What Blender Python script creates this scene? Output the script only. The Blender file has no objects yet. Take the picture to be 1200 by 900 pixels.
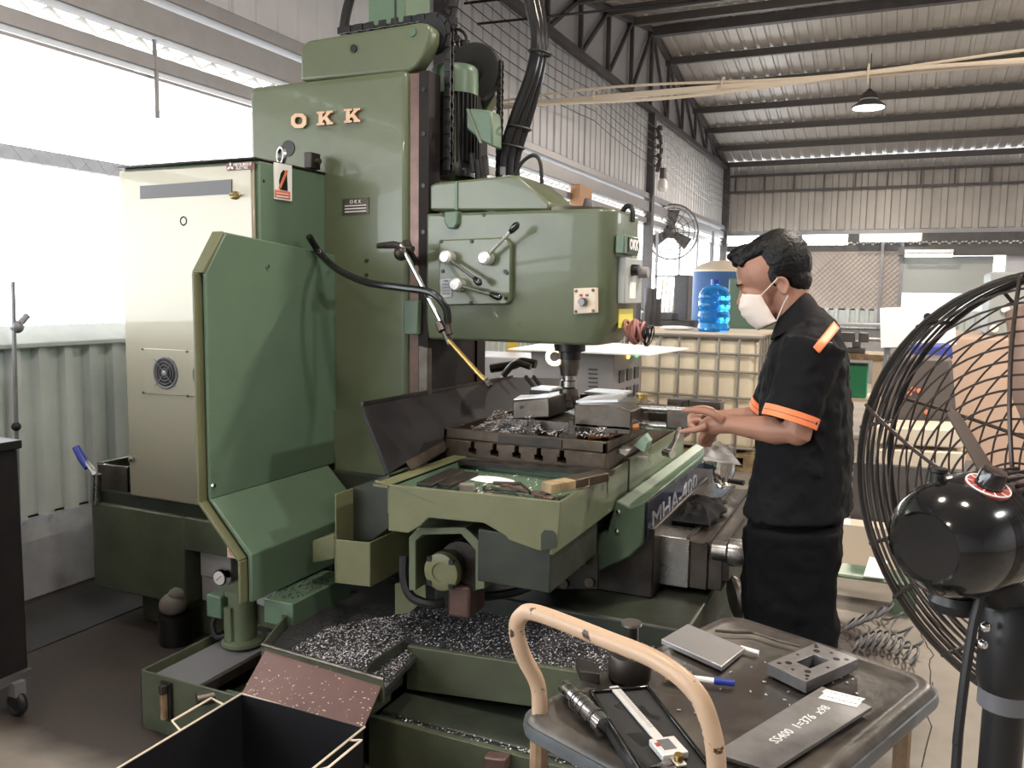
import bpy, bmesh, math, random
from mathutils import Vector, Matrix, Quaternion
import mathutils.noise as mn
random.seed(7)
S = bpy.context.scene
COL = S.collection
# ------------------------------------------------------------------ camera
V = Vector
CAM = V((0, 0, 1.48)); FPX = 980.0
yaw = math.atan(445/980); pit = math.atan(105.5/980); rol = math.atan(.0147)
fw = V((-math.sin(yaw)*math.cos(pit), math.cos(yaw)*math.cos(pit), -math.sin(pit)))
r0 = V((math.cos(yaw), math.sin(yaw), 0)); u0 = r0.cross(fw)
RT = r0*math.cos(rol)+u0*math.sin(rol); UP = -r0*math.sin(rol)+u0*math.cos(rol)
cd = bpy.data.cameras.new('camera'); co = bpy.data.objects.new('camera', cd); COL.objects.link(co)
cd.sensor_fit = 'HORIZONTAL'; cd.sensor_width = 36; cd.lens = FPX*36/1200; cd.clip_start = .02; cd.clip_end = 300
co.matrix_world = Matrix(((RT.x, UP.x, -fw.x, 0), (RT.y, UP.y, -fw.y, 0), (RT.z, UP.z, -fw.z, 1.48), (0, 0, 0, 1)))
S.camera = co
# ------------------------------------------------------------------ sky and light
S.view_settings.view_transform = 'Standard'; S.view_settings.look = 'None'
S.view_settings.gamma = 1; S.view_settings.exposure = 0.08; S.view_settings.use_curve_mapping = False
W = bpy.data.worlds.new('overcast_sky'); S.world = W; W.use_nodes = True
bg = W.node_tree.nodes['Background']; bg.inputs[0].default_value = (.93, .97, 1, 1); bg.inputs[1].default_value = 8.0
def area(name, loc, target, sx, sy, power, color, portal=False, shape='RECTANGLE'):
    l = bpy.data.lights.new(name, 'AREA'); l.shape = shape; l.size = sx
    if shape == 'RECTANGLE': l.size_y = sy
    l.energy = power; l.color = color
    if portal: l.cycles.is_portal = True
    o = bpy.data.objects.new(name, l); COL.objects.link(o); o.location = loc
    o.rotation_euler = (V(target)-V(loc)).to_track_quat('-Z', 'Y').to_euler()
    return o
# high bay lamps: first in view, the others added unseen to brighten the hall (lamp bodies are built below)
LAMPS = [(-.55, 14.5), (.9, 4.6), (.7, .9), (-1.2, -2.6), (4.2, 11.0), (4.4, 1.9), (-1.0, 1.5)]
LAMPZ = 4.45
for i, (x, y) in enumerate(LAMPS):
    area('high_bay_light', (x, y, LAMPZ-.06), (x, y, 0), .42, .42, (330, 190, 40, 60, 520, 240, 55)[i], (1, .96, .91) if i == 5 else (1, .88, .74), shape='DISK')

# ------------------------------------------------------------------ helpers
def ray(px, py): return RT*((px-600)/FPX) - UP*((py-450)/FPX) + fw
def onx(px, py, c): d = ray(px, py); return CAM+d*((c-CAM.x)/d.x)
def ony(px, py, c): d = ray(px, py); return CAM+d*((c-CAM.y)/d.y)
def onz(px, py, c): d = ray(px, py); return CAM+d*((c-CAM.z)/d.z)
def lerp(a, b, t): return a+(b-a)*t
def basis(d):
    d = V(d).normalized(); h = V((0, 0, 1)) if abs(d.z) < .9 else V((1, 0, 0))
    a = d.cross(h).normalized(); return a, d.cross(a).normalized(), d
class MB:
    def __init__(s): s.v = []; s.f = []
    def add(s, v, f):
        n = len(s.v); s.v += [V(p) for p in v]; s.f += [tuple(i+n for i in q) for q in f]; return s
    def box(s, x0, x1, y0, y1, z0, z1):
        return s.add([(x, y, z) for x in (x0, x1) for y in (y0, y1) for z in (z0, z1)],
                     [(0, 1, 3, 2), (4, 6, 7, 5), (0, 4, 5, 1), (2, 3, 7, 6), (0, 2, 6, 4), (1, 5, 7, 3)])
    def obox(s, c, ax, ay, az):
        c, ax, ay, az = V(c), V(ax), V(ay), V(az)
        return s.add([c+i*ax+j*ay+k*az for i in (-1, 1) for j in (-1, 1) for k in (-1, 1)],
                     [(0, 1, 3, 2), (4, 6, 7, 5), (0, 4, 5, 1), (2, 3, 7, 6), (0, 2, 6, 4), (1, 5, 7, 3)])
    def bar(s, p, q, w, h):                                # rectangular bar from p to q
        p, q = V(p), V(q); a, b, d = basis(q-p)
        return s.obox((p+q)/2, a*w/2, b*h/2, (q-p)/2)
    def prism(s, pts, vec):
        pts = [V(p) for p in pts]; n = len(pts); vec = V(vec)
        f = [tuple(range(n))[::-1], tuple(range(n, 2*n))]+[(i, (i+1) % n, n+(i+1) % n, n+i) for i in range(n)]
        return s.add(pts+[p+vec for p in pts], f)
    def loft(s, rings, cap=True, closed=False):
        n = len(rings[0]); m = len(rings); vs = [p for r in rings for p in r]; f = []
        for i in range(m if closed else m-1):
            for j in range(n):
                a = i*n; b = ((i+1) % m)*n; f.append((a+j, a+(j+1) % n, b+(j+1) % n, b+j))
        if cap and not closed: f += [tuple(range(n))[::-1], tuple((m-1)*n+j for j in range(n))]
        return s.add(vs, f)
    def tube(s, pts, r, n=8, closed=False):
        pts = [V(p) for p in pts]; m = len(pts); rs = r if isinstance(r, (list, tuple)) else [r]*m
        tans = []
        for i in range(m):
            a = pts[(i-1) % m] if (closed or i > 0) else pts[i]; b = pts[(i+1) % m] if (closed or i < m-1) else pts[i]
            tans.append((b-a).normalized())
        a, b, d = basis(tans[0]); rings = []
        for i in range(m):
            if i: a = (a-tans[i]*a.dot(tans[i])).normalized()
            b = tans[i].cross(a)
            rings.append([pts[i]+(a*math.cos(2*math.pi*k/n)+b*math.sin(2*math.pi*k/n))*rs[i] for k in range(n)])
        return s.loft(rings, True, closed)
    def cyl(s, p, q, r, n=20, r2=None): return s.tube([p, q], [r, r if r2 is None else r2], n)
    def lathe(s, prof, o, axis=(0, 0, 1), n=24):
        a, b, d = basis(axis); o = V(o)
        return s.loft([[o+d*h+(a*math.cos(2*math.pi*k/n)+b*math.sin(2*math.pi*k/n))*max(r, 1e-4) for k in range(n)] for r, h in prof])
    def torus(s, c, axis, R, r, n=32, m=8, a0=0, a1=2*math.pi):
        a, b, d = basis(axis); full = abs(a1-a0-2*math.pi) < 1e-6
        k = n if full else n+1
        pts = [V(c)+(a*math.cos(a0+(a1-a0)*i/n)+b*math.sin(a0+(a1-a0)*i/n))*R for i in range(k)]
        return s.tube(pts, r, m, full)
    def ell(s, c, ax, ay, az, n=16, m=10):                 # ax, ay, az: half-axis vectors
        c, ax, ay, az = V(c), V(ax), V(ay), V(az); rings = []
        for i in range(m+1):
            t = math.pi*i/m; rr = max(math.sin(t), 1e-3)
            rings.append([c-az*math.cos(t)+(ax*math.cos(2*math.pi*k/n)+ay*math.sin(2*math.pi*k/n))*rr for k in range(n)])
        return s.loft(rings)
    def sph(s, c, r, n=12, m=8): return s.ell(c, (r, 0, 0), (0, r, 0), (0, 0, r), n, m)
    def build(s, name, mat, parent=None, bevel=0, seg=2, smooth=True, label=None, kind=None, angle=35):
        me = bpy.data.meshes.new(name); base = V((0, 0, 0))
        if parent is None and s.v:
            xs = [p.x for p in s.v]; ys = [p.y for p in s.v]; zs = [p.z for p in s.v]
            base = V(((min(xs)+max(xs))/2, (min(ys)+max(ys))/2, min(zs)))
        me.from_pydata([p-base for p in s.v], [], s.f)
        bm = bmesh.new(); bm.from_mesh(me); bmesh.ops.recalc_face_normals(bm, faces=bm.faces)
        bm.to_mesh(me); bm.free()
        if smooth:
            me.polygons.foreach_set('use_smooth', [True]*len(me.polygons)); me.set_sharp_from_angle(angle=math.radians(angle))
        me.materials.append(mat)
        o = bpy.data.objects.new(name, me); COL.objects.link(o)
        if parent is None: o.location = base
        else: setpar(o, parent)
        if bevel:
            b = o.modifiers.new('bevel', 'BEVEL'); b.width = bevel; b.segments = seg; b.limit_method = 'ANGLE'; b.angle_limit = math.radians(40)
        if label: o['label'] = label
        if kind: o['kind'] = kind
        return o
ROOTLOC = {}
def wloc(o):
    p = V((0, 0, 0))
    if o.name in ROOTLOC: return ROOTLOC[o.name]
    return o.location.copy() if o.parent is None else p
def setpar(o, parent):
    top = parent
    while top.parent: top = top.parent
    o.parent = parent
    # children are modelled in world coordinates: undo only the top-level thing's own location
    if parent is top: o.matrix_parent_inverse = Matrix.Translation(-top.location)
def thing(name, label, cat, loc, group=None):
    o = bpy.data.objects.new(name, None); COL.objects.link(o); o.location = loc; o.empty_display_size = .1
    o['label'] = label; o['category'] = cat
    if group: o['group'] = group
    return o
def tag(o, label, cat, group=None, kind=None):
    o['label'] = label; o['category'] = cat
    if group: o['group'] = group
    if kind: o['kind'] = kind
    return o
def struct(o, label=None):
    o['kind'] = 'structure'
    if label: o['label'] = label
    return o
def copytree(o, parent=None):
    c = o.copy(); COL.objects.link(c)
    if parent: c.parent = parent
    for ch in list(o.children): copytree(ch, c)
    return c
def py_prism(px, y0, y1): return [ony(a, b, y0) for a, b in px], (0, y1-y0, 0)
def px_prism(px, x0, x1): return [onx(a, b, x0) for a, b in px], (x1-x0, 0, 0)
def pz_prism(px, z0, z1): return [onz(a, b, z0) for a, b in px], (0, 0, z1-z0)
def bez(pts, n=8):                                         # Catmull-Rom through points
    pts = [V(p) for p in pts]; out = []
    for i in range(len(pts)-1):
        p0 = pts[max(i-1, 0)]; p1 = pts[i]; p2 = pts[i+1]; p3 = pts[min(i+2, len(pts)-1)]
        for k in range(n):
            t = k/n
            out.append(.5*((2*p1)+(p2-p0)*t+(2*p0-5*p1+4*p2-p3)*t*t+(3*p1-p0-3*p2+p3)*t**3))
    return out+[pts[-1]]
def text(name, s, size, origin, xd, yd, mat, parent, ext=.0008, align='CENTER', label=None, bold=0, xs=1):
    cu = bpy.data.curves.new('t', 'FONT'); cu.body = s; cu.size = size; cu.extrude = ext; cu.align_x = align; cu.align_y = 'CENTER'; cu.offset = bold
    cu.resolution_u = 2
    t = bpy.data.objects.new('t', cu); COL.objects.link(t)
    bpy.context.view_layer.update()
    me = bpy.data.meshes.new_from_object(t.evaluated_get(bpy.context.evaluated_depsgraph_get()))
    bpy.data.objects.remove(t); xd = V(xd).normalized(); yd = V(yd); yd = (yd-xd*yd.dot(xd)).normalized(); z = xd.cross(yd)
    m = Matrix(((xd.x, yd.x, z.x, origin[0]), (xd.y, yd.y, z.y, origin[1]), (xd.z, yd.z, z.z, origin[2]), (0, 0, 0, 1)))
    me.transform(Matrix.Diagonal((xs, 1, 1, 1))); me.transform(m); me.materials.clear(); me.materials.append(mat); me.name = name
    o = bpy.data.objects.new(name, me); COL.objects.link(o); setpar(o, parent)
    if label: o['label'] = label
    return o
# ------------------------------------------------------------------ materials
def nd(nt, t, **k):
    n = nt.nodes.new(t)
    for a, b in k.items(): setattr(n, a, b)
    return n
def mat(name, col, rough=.5, metal=0, col2=None, scale=6, mix=.5, bump=0, bscale=40, emit=None, estr=0, coat=0, trans=0, alpha=1, rvar=0, thr=None, spec=.5, stretch=None, ior=1.45):
    m = bpy.data.materials.new(name); m.use_nodes = True; nt = m.node_tree; b = nt.nodes['Principled BSDF']
    b.inputs['Base Color'].default_value = (*col, 1); b.inputs['Roughness'].default_value = rough; b.inputs['Metallic'].default_value = metal
    b.inputs['Coat Weight'].default_value = coat; b.inputs['Transmission Weight'].default_value = trans; b.inputs['Alpha'].default_value = alpha
    b.inputs['Specular IOR Level'].default_value = spec; b.inputs['IOR'].default_value = ior
    if emit: b.inputs['Emission Color'].default_value = (*emit, 1); b.inputs['Emission Strength'].default_value = estr
    tc = nd(nt, 'ShaderNodeTexCoord'); src = tc.outputs['Object']
    if stretch:
        mp = nd(nt, 'ShaderNodeMapping'); mp.inputs['Scale'].default_value = stretch; nt.links.new(src, mp.inputs[0]); src = mp.outputs[0]
    if col2 is not None or rvar:
        n = nd(nt, 'ShaderNodeTexNoise'); n.inputs['Scale'].default_value = scale; n.inputs['Detail'].default_value = 6; n.inputs['Roughness'].default_value = .62
        nt.links.new(src, n.inputs['Vector'])
        cr = nd(nt, 'ShaderNodeValToRGB'); lo, hi = thr or (.35, .72)
        cr.color_ramp.elements[0].position = lo; cr.color_ramp.elements[1].position = hi
        nt.links.new(n.outputs[0], cr.inputs[0])
        if col2 is not None:
            mx = nd(nt, 'ShaderNodeMix', data_type='RGBA'); mx.inputs[6].default_value = (*col, 1); mx.inputs[7].default_value = (*[lerp(a, c, mix) for a, c in zip(col, col2)], 1)
            nt.links.new(cr.outputs[0], mx.inputs[0]); nt.links.new(mx.outputs[2], b.inputs['Base Color'])
        if rvar:
            mr = nd(nt, 'ShaderNodeMapRange'); mr.inputs[3].default_value = max(rough-rvar, .03); mr.inputs[4].default_value = min(rough+rvar, 1)
            nt.links.new(n.outputs[0], mr.inputs[0]); nt.links.new(mr.outputs[0], b.inputs['Roughness'])
    if bump:
        n2 = nd(nt, 'ShaderNodeTexNoise'); n2.inputs['Scale'].default_value = bscale; n2.inputs['Detail'].default_value = 3
        nt.links.new(src, n2.inputs['Vector'])
        bp = nd(nt, 'ShaderNodeBump'); bp.inputs['Strength'].default_value = bump; bp.inputs['Distance'].default_value = .01
        nt.links.new(n2.outputs[0], bp.inputs['Height']); nt.links.new(bp.outputs[0], b.inputs['Normal'])
    return m
M = {}
M['green'] = mat('machine_green_paint', (.123, .15, .09), .3, col2=(.088, .104, .062), scale=3, mix=.7, bump=.04, bscale=60, coat=.25, rvar=.08)
M['green2'] = mat('sheet_green_paint', (.108, .17, .115), .36, col2=(.085, .132, .09), scale=4, mix=.6, bump=.02, bscale=50, rvar=.08)
M['olive'] = mat('warm_lit_olive_paint', (.15, .155, .082), .42, col2=(.1, .105, .055), scale=5, mix=.7, bump=.03, bscale=50, rvar=.1)  # warm light on camera-facing panels put into the colour
M['greendark'] = mat('oily_shaded_green', (.034, .042, .03), .4, col2=(.014, .015, .013), scale=7, mix=.9, bump=.06, rvar=.12)
M['cab'] = mat('cabinet_paint', (.3, .275, .21), .34, .29, col2=(.27, .255, .19), scale=1.5, mix=.6, bump=.012, bscale=4, coat=.5)
M['slide'] = mat('greasy_slideway', (.011, .009, .009), .6, col2=(.028, .018, .015), scale=7, spec=.25)
M['satin'] = mat('satin_steel', (.72, .72, .72), .5, .6)
M['black'] = mat('black_paint', (.012, .012, .013), .35)
M['gloss'] = mat('gloss_black', (.008, .008, .009), .13, coat=.6)
M['rubber'] = mat('black_rubber', (.014, .014, .015), .55, bump=.05)
M['dark'] = mat('dark_oily_steel', (.03, .028, .027), .38, .6, col2=(.07, .055, .045), scale=12, mix=.8, bump=.08, rvar=.12)
M['blued'] = mat('blackened_sheet', (.009, .010, .014), .5, 0, col2=(.026, .02, .017), scale=5, mix=.8, bump=.03, rvar=.1, spec=.25)
M['greenlow'] = mat('lower_green_paint', (.078, .09, .055), .42, col2=(.04, .044, .03), scale=6, mix=.8, bump=.04, rvar=.1)  # darker green for the base, bed walls and tank
M['steel'] = mat('machined_steel', (.45, .45, .45), .28, 1, col2=(.3, .28, .26), scale=14, mix=.8, bump=.03, rvar=.1)
M['steeldark'] = mat('worn_steel', (.13, .115, .1), .36, .75, col2=(.06, .048, .038), scale=10, mix=.9, bump=.06, rvar=.14)
M['brownsteel'] = mat('oily_brown_steel', (.1, .075, .055), .4, .5, col2=(.04, .03, .025), scale=16, mix=.9, bump=.08, rvar=.14)
M['way'] = mat('brown_oiled_way', (.17, .105, .085), .34, .4, col2=(.08, .05, .045), scale=9, mix=.8, rvar=.1)
M['chrome'] = mat('chrome', (.75, .75, .75), .1, 1)
M['alu'] = mat('brushed_aluminium', (.55, .55, .56), .36, .85, bump=.05, bscale=120, stretch=(1, 30, 1))
M['plate'] = mat('ground_plate', (.27, .27, .28), .4, .7, col2=(.17, .16, .15), scale=18, mix=.8, bump=.03)
M['bronze'] = mat('bronze_letters', (.5, .33, .22), .35, .6)
M['brass'] = mat('brass', (.65, .45, .16), .28, 1)
M['cream'] = mat('cream_panel', (.7, .6, .48), .4)
M['white'] = mat('white_paint', (.88, .88, .87), .4)
M['paper'] = mat('white_paper', (.85, .85, .83), .7)
M['red'] = mat('red_print', (.42, .05, .035), .5)
M['maroon'] = mat('maroon_plate', (.16, .05, .04), .5)
M['orange'] = mat('orange_print', (.75, .22, .12), .5)
M['yellow'] = mat('yellow_label', (.75, .68, .12), .5)
M['greypanel'] = mat('grey_panel', (.36, .38, .37), .4)
M['greybox'] = mat('grey_cabinet_paint', (.33, .31, .31), .45, col2=(.28, .26, .26), scale=4)
M['conc'] = mat('floor_concrete', (.27, .245, .21), .62, col2=(.13, .11, .095), scale=1.3, mix=.8, bump=.12, bscale=25, rvar=.12)
M['curb'] = mat('curb_concrete', (.42, .43, .46), .75, col2=(.15, .16, .18), scale=2.2, mix=.8, bump=.15, bscale=20)
M['sheetlow'] = mat('lower_wall_sheet', (.56, .6, .6), .45, .1, col2=(.42, .46, .46), scale=3, mix=.8)
M['sheetup'] = mat('upper_wall_sheet', (.52, .53, .57), .45, .15, col2=(.44, .45, .48), scale=1.5, mix=.8)
M['sheetback'] = mat('back_wall_sheet', (.46, .435, .41), .45, .15, col2=(.35, .33, .31), scale=1.2, mix=.8)
M['purlin'] = mat('purlin_steel', (.15, .14, .135), .5, .3)
M['roof'] = mat('roof_foil', (.52, .49, .46), .42, .2, col2=(.4, .375, .355), scale=1.6, mix=.8, rvar=.12)
M['iron'] = mat('dark_iron', (.12, .115, .12), .55, .3, col2=(.05, .045, .045), scale=5)
M['galv'] = mat('galvanised', (.27, .27, .285), .45, .5, col2=(.2, .2, .21), scale=8)
M['pipe'] = mat('pale_pipe', (.62, .53, .42), .5)
M['plastroof'] = mat('translucent_roof', (.85, .84, .82), .5)
_nt = M['plastroof'].node_tree; _b = _nt.nodes['Principled BSDF']; _t = nd(_nt, 'ShaderNodeBsdfTranslucent'); _t.inputs[0].default_value = (.92, .9, .87, 1)
_m = nd(_nt, 'ShaderNodeMixShader'); _m.inputs[0].default_value = .75; _nt.links.new(_b.outputs[0], _m.inputs[1]); _nt.links.new(_t.outputs[0], _m.inputs[2])
_nt.links.new(_m.outputs[0], _nt.nodes['Material Output'].inputs[0])
M['beige'] = mat('beige_tube_paint', (.5, .35, .24), .38, col2=(.05, .03, .02), scale=30, mix=1, thr=(.615, .635), bump=.05)
M['beige2'] = mat('worn_beige_leg', (.3, .2, .12), .5, col2=(.12, .07, .04), scale=12, mix=.9, bump=.1)
M['decktop'] = mat('oily_deck', (.045, .04, .036), .36, .2, col2=(.12, .105, .09), scale=5, mix=1, bump=.08, rvar=.14, thr=(.45, .7))
M['deckrim'] = mat('blue_grey_rim', (.1, .12, .14), .42, col2=(.06, .055, .05), scale=9, mix=.9)
M['caseblk'] = mat('case_black', (.012, .012, .013), .6)
M['foam'] = mat('foam_black', (.022, .022, .023), .85, bump=.1, bscale=300)
M['bluep'] = mat('blue_plastic', (.02, .04, .3), .35)
M['choco'] = mat('brown_chute_sheet', (.17, .1, .09), .4, .25, col2=(.11, .065, .06), scale=6, mix=.8, rvar=.1)
M['binblk'] = mat('bin_black', (.008, .008, .01), .5)
M['chip'] = mat('steel_chips', (.6, .6, .63), .4, .35)
M['chipdark'] = mat('chip_bed', (.018, .018, .02), .5, col2=(.06, .06, .065), scale=60, mix=.8, bump=.4, bscale=90)
M['skin'] = mat('skin', (.36, .185, .13), .48, col2=(.3, .14, .095), scale=9, mix=.6, bump=.03, bscale=150)
M['lip'] = mat('lip', (.3, .1, .09), .5)
M['hair'] = mat('black_hair', (.004, .0037, .004), .5, spec=.3, bump=.3, bscale=110)
M['shirt'] = mat('black_cloth', (.0065, .0065, .008), .8, spec=.2, bump=.1, bscale=260)
M['trouser'] = mat('black_trouser_cloth', (.004, .004, .005), .85, spec=.15, bump=.1, bscale=260)
M['reflect'] = mat('orange_band', (.95, .25, .1), .5, bump=.1, bscale=400)
M['mask'] = mat('white_mask_cloth', (.75, .66, .6), .8, bump=.05, bscale=300)
M['rag'] = mat('white_rag', (.6, .55, .5), .9, col2=(.35, .3, .27), scale=15)
M['tankw'] = mat('ibc_plastic', (.75, .66, .5), .4, col2=(.66, .57, .42), scale=3, trans=.0)
M['cage'] = mat('cage_steel', (.3, .28, .25), .45, .6)
M['bluewater'] = mat('blue_bottle', (.04, .35, .9), .08, trans=.75, ior=1.33)
M['bluedrum'] = mat('blue_drum', (.06, .14, .33), .45)
M['wood'] = mat('oily_wood', (.4, .3, .17), .6, col2=(.08, .05, .03), scale=12, mix=.9)
M['lamp'] = mat('lamp_face', (1, 1, 1), .5, emit=(1, .97, .9), estr=6)
M['tubeglow'] = mat('tube_glow', (1, 1, 1), .5, emit=(1, .98, .93), estr=5)
M['ledg'] = mat('green_led', (.02, .6, .1), .3, emit=(.05, 1, .2), estr=3)
M['ledy'] = mat('amber_led', (.7, .5, .1), .3, emit=(1, .6, .1), estr=3)
M['pink'] = mat('pink_cable', (.36, .16, .15), .5)
M['hose'] = mat('hose_black', (.012, .012, .013), .22)
M['fanbrown'] = mat('guard_wire', (.05, .036, .03), .34, .3)
M['blade'] = mat('blade_metal', (.5, .33, .26), .4, .4)
M['beigemach'] = mat('beige_machine', (.62, .44, .34), .5, col2=(.5, .35, .27), scale=2)
M['sack'] = mat('sack', (.2, .18, .155), .8, col2=(.12, .11, .1), scale=8, bump=.2)
M['bluetarp'] = mat('blue_tarp', (.06, .08, .35), .5)
M['ink'] = mat('white_marker', (.7, .7, .7), .6)
M['signgrey'] = mat('sign_grey', (.12, .12, .13), .5)
M['letgrey'] = mat('silver_letters', (.5, .52, .55), .35, .6)
M['deepblue'] = mat('deep_blue_plate', (.014, .022, .055), .25, coat=.4)
M['ground'] = mat('yard_ground', (.4, .38, .35), .8, col2=(.3, .28, .26), scale=1)
M['ochre'] = mat('yellow_pipe', (.6, .4, .06), .4)

def shade_and_oil_mask():                                                # shade on the slab round the machine put into its colour, with oil brown
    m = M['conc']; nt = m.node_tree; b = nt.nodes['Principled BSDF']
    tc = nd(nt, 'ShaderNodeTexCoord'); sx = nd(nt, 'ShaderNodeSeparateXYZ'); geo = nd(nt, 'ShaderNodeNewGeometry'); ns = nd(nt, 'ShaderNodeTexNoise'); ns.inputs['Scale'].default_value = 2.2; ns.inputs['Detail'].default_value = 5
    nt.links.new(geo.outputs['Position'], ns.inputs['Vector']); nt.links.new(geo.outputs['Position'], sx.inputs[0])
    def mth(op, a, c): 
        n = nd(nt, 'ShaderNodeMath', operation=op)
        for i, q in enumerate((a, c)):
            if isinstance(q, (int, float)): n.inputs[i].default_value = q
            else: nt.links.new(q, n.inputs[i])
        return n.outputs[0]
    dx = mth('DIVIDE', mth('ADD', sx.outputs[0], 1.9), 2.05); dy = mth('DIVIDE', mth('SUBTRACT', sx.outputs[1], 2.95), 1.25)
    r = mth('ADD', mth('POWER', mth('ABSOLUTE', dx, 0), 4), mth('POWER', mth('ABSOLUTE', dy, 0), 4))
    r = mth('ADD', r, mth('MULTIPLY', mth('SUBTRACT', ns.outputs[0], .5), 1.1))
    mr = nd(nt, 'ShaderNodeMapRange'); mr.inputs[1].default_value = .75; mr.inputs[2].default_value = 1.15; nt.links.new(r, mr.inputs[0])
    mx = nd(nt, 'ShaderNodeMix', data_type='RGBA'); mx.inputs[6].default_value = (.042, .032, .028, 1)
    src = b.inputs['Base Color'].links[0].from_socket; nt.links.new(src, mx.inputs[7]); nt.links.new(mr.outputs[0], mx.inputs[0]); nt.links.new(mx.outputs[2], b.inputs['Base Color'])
shade_and_oil_mask()
# ================================================================== SETTING
WX = -3.65; BY = 19.5; RX = 8.0; FY = -6.3
RIDGE = 12.9; EAVE = 6.3; ZE = 4.46; ZR = 5.56
def roofz(y):
    if y > EAVE: return ZR-abs(y-RIDGE)*(ZR-ZE)/(BY-RIDGE)
    return ZR-abs(y-0)*(ZR-ZE)/6.3
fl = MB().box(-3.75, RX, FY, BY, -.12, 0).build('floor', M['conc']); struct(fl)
cr = MB()                                                     # cracks in the slab, thin dark grooves
random.seed(3)
for (a, b) in (((1095, 800), (1080, 900)), ((1085, 830), (1092, 760)), ((1060, 700), (1085, 760))):
    p, q = onz(*a, 0), onz(*b, 0); pts = [lerp(p, q, i/9)+V((random.uniform(-.012, .012), random.uniform(-.012, .012), .0005)) for i in range(10)]
    cr.tube(pts, .0022, 4)
cr.build('floor_crack', M['dark'], fl, kind='stuff')
MB().prism([(-3.6, .8, .0), (-3.12, .8, .0), (-3.12, 2.9, .0), (-3.6, 2.9, .0)], (0, 0, .006)).build('dark_floor_strip', mat('dark_floor', (.035, .034, .036), .5, col2=(.06, .055, .05), scale=5, bump=.1), fl)  # floor strip darker than the slab, along the left wall
yard = struct(MB().box(-40, -3.76, -15, 40, -.3, -.06).build('yard_floor', M['ground']))
# ---- left wall
wl = struct(MB().box(WX-.12, WX, FY, BY, 0, .42).build('wall_left', M['curb'], bevel=.01))
def corr(y0, y1, z0, z1, d, pitch, x=WX, along='y', sgn=1, fr=(.0, .42, .55, .87)):
    """trapezoid-ribbed metal sheet with a thin return edge"""
    m = MB(); prof = []; t = y0
    while t < y1-1e-6:
        for f, h in zip(fr, (0, 0, d, d)):
            if t+f*pitch < y1: prof.append((t+f*pitch, h))
        t += pitch
    prof.append((y1, 0))
    def P(a, h, z): return (x+sgn*h, a, z) if along == 'y' else (a, x+sgn*h, z)
    lo = [P(a, h, z0) for a, h in prof]; hi = [P(a, h, z1) for a, h in prof]; n = len(prof)
    lo2 = [P(a, h-.003, z0) for a, h in prof]; hi2 = [P(a, h-.003, z1) for a, h in prof]
    m.add(lo+hi+lo2+hi2, [(i, i+1, n+i+1, n+i) for i in range(n-1)]+[(2*n+i, 3*n+i, 3*n+i+1, 2*n+i+1) for i in range(n-1)]
          + [(i, 2*n+i, 2*n+i+1, i+1) for i in range(n-1)]+[(n+i, n+i+1, 3*n+i+1, 3*n+i) for i in range(n-1)])
    return m
y = -1.0
while y < 19.4:
    corr(y, min(y+1.05, 19.45), .40, 1.22, .03, .135).build('corrugated_sheet', M['sheetlow'], wl, smooth=False); y += 1.05
for z0, z1, x0, x1, mm, nm in ((1.2, 1.225, -.06, .05, 'sheetlow', 'sill_rail'), (2.62, 2.70, -.06, .04, 'galv', 'window_beam'), (2.79, 2.945, -.05, .07, 'galv', 'wall_rail'), (2.985, 3.07, -.05, .08, 'galv', 'wall_rail')):
    MB().box(WX+x0, WX+x1, FY, BY, z0, z1).build(nm, M[mm], wl, bevel=.006)
MB().prism([(WX+.045, FY, 1.2), (WX+.045, FY, 1.225), (WX-.06, FY, 1.30), (WX-.06, FY, 1.2)], (0, BY-FY, 0)).build('sloped_sill', M['sheetlow'], wl)
y = -2.2
while y < BY-.1:                                              # upper sheets, up to the roof
    y1 = min(y+1.03, BY-.02); zt = 4.34
    m = corr(y, y1, 3.06, zt+.02, .012, .2, fr=(0, .06, .1, .16)); m.build('upper_wall_sheet', M['sheetup'], wl, smooth=False)
    MB().prism([(WX, y, zt), (WX, y1, zt), (WX, y1, roofz(y1)), (WX, y, roofz(y))], (-.004, 0, 0)).build('gable_sheet', M['sheetup'], wl, smooth=False)
    y += 1.026
# ---- translucent corrugated canopy outside, above the window band
def canopy(y0, y1):
    m = MB(); n = int((y1-y0)/.021); rows = []
    for k, (dx, dz) in enumerate(((.03, 2.745), (-1.45, 2.40))):
        rows.append([(WX+dx, y0+(y1-y0)*i/n, dz+.024*math.sin(2*math.pi*(y0+(y1-y0)*i/n)/.17)) for i in range(n+1)])
    a = rows[0]; b = rows[1]; a2 = [(p[0], p[1], p[2]-.004) for p in a]; b2 = [(p[0], p[1], p[2]-.004) for p in b]; N = n+1
    m.add(a+b+a2+b2, [(i, i+1, N+i+1, N+i) for i in range(n)]+[(2*N+i, 3*N+i, 3*N+i+1, 2*N+i+1) for i in range(n)]+[(i, 2*N+i, 2*N+i+1, i+1) for i in range(n)]+[(N+i, N+i+1, 3*N+i+1, 3*N+i) for i in range(n)])
    return m
y = -1.5
while y < 19:
    canopy(y, y+.98).build('canopy_sheet', M['plastroof'], wl); y += 1.0
MB().box(WX-1.50, WX-1.42, -1.5, 19.5, 2.27, 2.36).build('canopy_beam', M['galv'], wl)
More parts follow.
